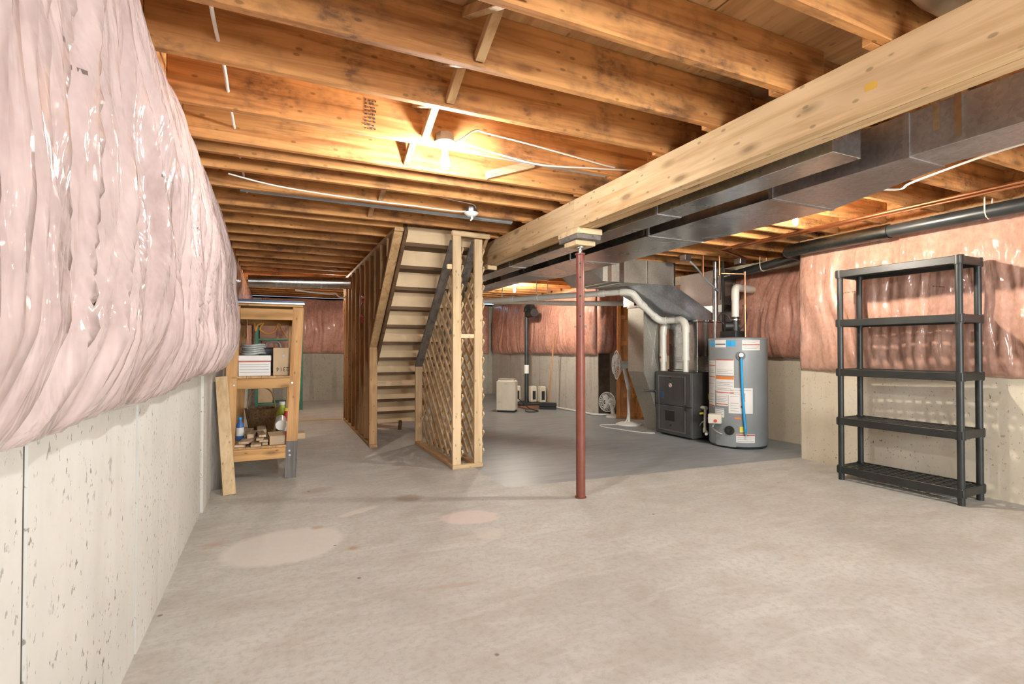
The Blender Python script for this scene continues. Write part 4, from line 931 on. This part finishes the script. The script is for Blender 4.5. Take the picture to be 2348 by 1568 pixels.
# ---------------------------------------------------------------- far room objects
dh = thing('dehumidifier', 'cream portable dehumidifier standing on the grey painted floor', 'dehumidifier', (3.93, 8.78, 0))
Md = Matrix.Translation((3.95, 8.77, 0)) @ Matrix.Rotation(R(-38), 4, 'Z')
B().box(-.18, .18, -.11, .13, .03, .60).done('body', M_CREAM, dh, bev=.03, xf=Md)
B().box(-.175, .175, -.118, -.112, .04, .58).done('front_cover', M_CREAM, dh, bev=.002, xf=Md)
B().box(-.15, .15, -.09, .11, .60, .625).done('top_grille', plain('grey_grille', (.35, .34, .3), .5), dh, bev=.008, xf=Md)
B().box(-.165, .165, -.10, .12, 0, .03).done('base', M_BLACK, dh, xf=Md)
B().box(-.03, .03, -.1215, -.118, .53, .538).done('badge', M_INK, dh, xf=Md)
B().box(-.16, -.09, -.1215, -.118, .19, .20).done('tank_mark', M_INK, dh, xf=Md)

sp = thing('sump_pump', 'black sump discharge pipe with white filter housings at the floor', 'pump', (4.86, 9.78, 0))
SX, SY = 4.86, 9.78
B().cyl((SX, SY, .03), (SX, SY, 2.0), .042, seg=20).done('discharge_pipe', M_ABS, sp, smooth=True)
B().cyl((SX, SY, .66), (SX, SY, .84), .055, seg=20).done('check_valve', M_WHITE, sp, smooth=True)
B().tube([(SX, SY, 1.97), (SX, SY - .02, 2.05), (SX + .02, SY - .10, 2.08), (SX + .04, SY - .2, 2.06)], .065, 16, smooth=3).done('elbow', M_BLACKR, sp, smooth=True)
B().cyl((SX + .02, SY - .05, 1.93), (SX - .04, SY - .45, 1.93), .085, seg=18).done('vent_hose', M_BLACKR, sp, smooth=True)
for dx, dy in ((-.17, .13), (.10, -.10), (.24, -.24)):
    x, y = SX - .03 + dx, SY - .06 + dy
    box('filter_housing', M_CREAM, sp, x - .07, x + .07, y - .07, y + .07, .06, .40, bev=.02)
    box('filter_window', M_BLACKR, sp, x - .04, x + .03, y - .075, y - .069, .12, .30)
box('pit_cover', M_BLACK, sp, SX - .31, SX + .25, SY - .45, SY + .23, 0, .055, bev=.01)
box('floor_board', M_BROWN, None, 4.42, 4.92, 8.9, 9.3, 0, .03, bev=.003, label='brown board lying on the floor in front of the sump pump', category='board')
br = thing('push_broom', 'push broom with long wooden handle leaning against the concrete wall', 'broom', (4.9, 8.95, 0))
B().box(-.17, .17, -.05, .05, .05, .13).done('broom_head', M_BLACKR, br, bev=.01, xf=Matrix.Translation((4.84, 8.80, 0)) @ Matrix.Rotation(R(-35), 4, 'Z'))
B().box(-.165, .165, -.045, .045, 0, .05).done('bristles', M_BLACKR, br, xf=Matrix.Translation((4.84, 8.80, 0)) @ Matrix.Rotation(R(-35), 4, 'Z'))
B().cyl((4.88, 8.85, .12), (4.995, 8.80, 1.48), .014, seg=12).done('handle', wood('handle_wood', (.35, .17, .08), (.5, .28, .14), 2, .0), br, smooth=True)
cable('discharge_hose', 'white hose running along the floor below the far right wall', [(5.05, 8.95, .02), (5.10, 8.5, .02), (5.13, 8.0, .02), (5.14, 7.65, .02), (5.35, 7.5, .02)], .018, M_WHITE, 3, 'hose')
cable('power_cord', 'black power cord looping behind the dehumidifier', [(4.1, 8.85, .3), (4.25, 8.9, .22), (4.4, 8.75, .05), (4.5, 8.6, .012), (4.42, 8.45, .012), (4.25, 8.5, .012), (4.3, 8.7, .012)], .01, M_BLACKR, 5, 'cord')

def fan(name, label, base, hub, face, rad, stand, group=None):
    e = thing(name, label, 'fan', base)
    bx, by, _ = base; hub = Vector(hub); d = Vector(face).normalized()
    if stand: B().lathe([(.20, 0), (.20, .012), (.15, .03), (.03, .045)], 36, (bx, by, 0)).done('base', M_WHITE, e, smooth=True)
    else: B().lathe([(.13, 0), (.13, .02), (.10, .045), (.03, .06)], 28, (bx, by, 0)).done('base', M_WHITE, e, smooth=True)
    top = hub - d * .10
    if stand:
        B().cyl((bx, by, .03), (bx, by, .62), .022, seg=16).done('lower_pole', M_WHITE, e, smooth=True)
        B().cyl((bx, by, .55), (top.x, top.y, top.z - .06), .032, .028, seg=16).done('upper_pole', M_WHITE, e, smooth=True)
    else: B().cyl((bx, by, .04), (top.x, top.y, top.z - .03), .035, .028, seg=16).done('neck', M_WHITE, e, smooth=True)
    q = d.to_track_quat('Z', 'Y').to_matrix().to_4x4(); M_ = Matrix.Translation(hub) @ q
    B().lathe([(.03, -.17), (.055, -.16), (.065, -.10), (.05, -.05)], 20).done('motor', M_WHITE, e, smooth=True, xf=M_)
    cg = B()
    n = 28
    for k in range(n):
        a = k * 2 * math.pi / n
        def P(r_, z): return (r_ * math.cos(a), r_ * math.sin(a), z)
        cg.tube([P(.04, .075), P(rad * .6, .065), P(rad, .02), P(rad * .6, -.035), P(.06, -.05)], .0028, 4)
    for r_, z, th in ((rad, .02, .006), (rad * .62, .066, .003), (.045, .076, .006)):
        cg.tube([(r_ * math.cos(k * math.pi / 18), r_ * math.sin(k * math.pi / 18), z) for k in range(36)], th, 5, closed=True)
    cg.done('cage', M_WHITE, e, smooth=True, xf=M_)
    for k in range(3):
        bl = B(); a0 = k * 2 * math.pi / 3; prv = None; bmv = bl.bm
        rows = []
        for i in range(6):
            r_ = .03 + (rad * .85 - .03) * i / 5; w0 = .25 + .5 * math.sin(math.pi * min(1, i / 5 + .1))
            rows.append([bmv.verts.new((r_ * math.cos(a0 + w0 * (s_ - .5) * 1.4), r_ * math.sin(a0 + w0 * (s_ - .5) * 1.4), .012 + .03 * (s_ - .5))) for s_ in (0, .33, .67, 1)])
        for A, C_ in zip(rows, rows[1:]):
            for j in range(3): bmv.faces.new((A[j], A[j + 1], C_[j + 1], C_[j]))
        r0 = bmesh.ops.solidify(bmv, geom=bmv.faces[:], thickness=.003)
        bl.done('blade', plain('fan_blade', (.70, .69, .66), .35, var=.03) if k == 0 else bpy.data.materials['fan_blade'], e, smooth=True, xf=M_)
    B().lathe([(.035, .0), (.035, .03), (.01, .04)], 20).done('hub_cap', M_WHITE, e, smooth=True, xf=M_)
    return e
fan('stand_fan', 'white pedestal fan on round base beside the return duct', (5.02, 6.50, 0), (4.90, 6.62, .93), (-.85, .38, 0), .225, True)
fan('desk_fan', 'small white desk fan on the floor in front of the dark wall', (5.31, 7.30, 0), (5.19, 7.30, .27), (-.95, -.35, .05), .165, False)
cable('fan_cord', 'white fan cord curling over the grey painted floor', [(4.97, 6.45, .55), (4.96, 6.44, .2), (4.90, 6.46, .03), (4.75, 6.55, .008), (4.55, 6.60, .008), (4.48, 6.40, .008), (4.55, 6.15, .008), (4.60, 5.95, .008), (4.70, 5.72, .008), (4.80, 5.64, .008)], .008, M_CABLE, 6, 'cord')
od = thing('door_panel', 'orange-stained wooden door panel leaning behind the pedestal fan', 'door', (5.4, 6.95, 0))
Mo = Matrix.Translation((5.42, 6.98, 0)) @ Matrix.Rotation(R(-40), 4, 'Z') @ Matrix.Rotation(R(-7), 4, 'X')
B().box(-.23, .23, -.015, .015, 0, 2.02).done('door_leaf', M_ORANGE, od, bev=.003, xf=Mo)
for x in (-.22, .17): B().box(x, x + .06, -.024, -.0155, .04, 1.98).done('stile', M_ORANGE, od, bev=.002, xf=Mo)
for z in (.04, .36, .80, 1.25, 1.7): B().box(-.155, .165, -.022, -.0155, z, z + .07).done('rail', M_ORANGE, od, bev=.002, xf=Mo)

# ---------------------------------------------------------------- black shelving unit
sh = thing('shelving_unit', 'black plastic five-tier shelving unit by the right wall', 'shelving', (4.83, 2.5, 0))
SW, SD = .93, .365
Ms = Matrix.Translation((4.625, 2.985, 0)) @ Matrix.Rotation(R(-90 + 2.6), 4, 'Z')   # local x runs along the front toward the camera, local y toward the wall
tiers = [.125, .56, 1.0, 1.445, 1.89]
for i, z in enumerate(tiers):
    t_ = B()
    t_.box(0, SW, 0, .022, z - .062, z); t_.box(0, SW, SD - .022, SD, z - .062, z)
    t_.box(0, .022, .022, SD - .022, z - .062, z); t_.box(SW - .022, SW, .022, SD - .022, z - .062, z)
    rim = t_.done('shelf_tier', M_BLACK, sh, bev=.004, xf=Ms)
    g = B(); n = 14
    for k in range(1, n):
        x = .022 + (SW - .044) * k / n; g.box(x - .011, x + .011, .022, SD - .022, z - .014, z - .004)
    for k in range(1, 6):
        y = .022 + (SD - .044) * k / 6; g.box(.022, SW - .022, y - .011, y + .011, z - .016, z - .003)
    for k in (.33, .67): g.box(.022, SW - .022, SD * k - .012, SD * k + .012, z - .04, z - .005)
    g.done('grid_deck', M_BLACK, rim, xf=Ms, kind='stuff')
for x in (.028, SW - .028):
    for y in (.030, SD - .030):
        for a, b in zip([0.0] + tiers, [tiers[0] - .05] + [q - .05 for q in tiers[1:]]):
            B().cyl((x, y, a), (x, y, b), .024, seg=14).done('post', M_BLACK, sh, smooth=True, xf=Ms)
        for z in tiers: B().cyl((x, y, z - .066), (x, y, z + .004), .033, seg=14).done('socket', M_BLACK, sh, smooth=True, xf=Ms)

# ---------------------------------------------------------------- wrapped duct near the camera overhead
rdk = thing('wrapped_pipe', 'tan wrapped pipe elbow hanging between joists at the top right', 'pipe', (2.0, .95, 2.45))
B().tube([(1.70, .98, 2.50), (1.88, .98, 2.49), (1.96, .98, 2.47), (2.02, .98, 2.43), (2.03, .98, 2.41)], lambda u: .055 if u < .9 else .045, 18, smooth=4).done('elbow', M_TAN, rdk, smooth=True)
B().tube([(2.0, 1.02, 2.50), (2.2, 1.05, 2.50), (2.6, 1.05, 2.50)], .05, 16).done('hose', M_TAN, rdk, smooth=True)

for o in bpy.data.objects:
    if '_w' in o: del o['_w']
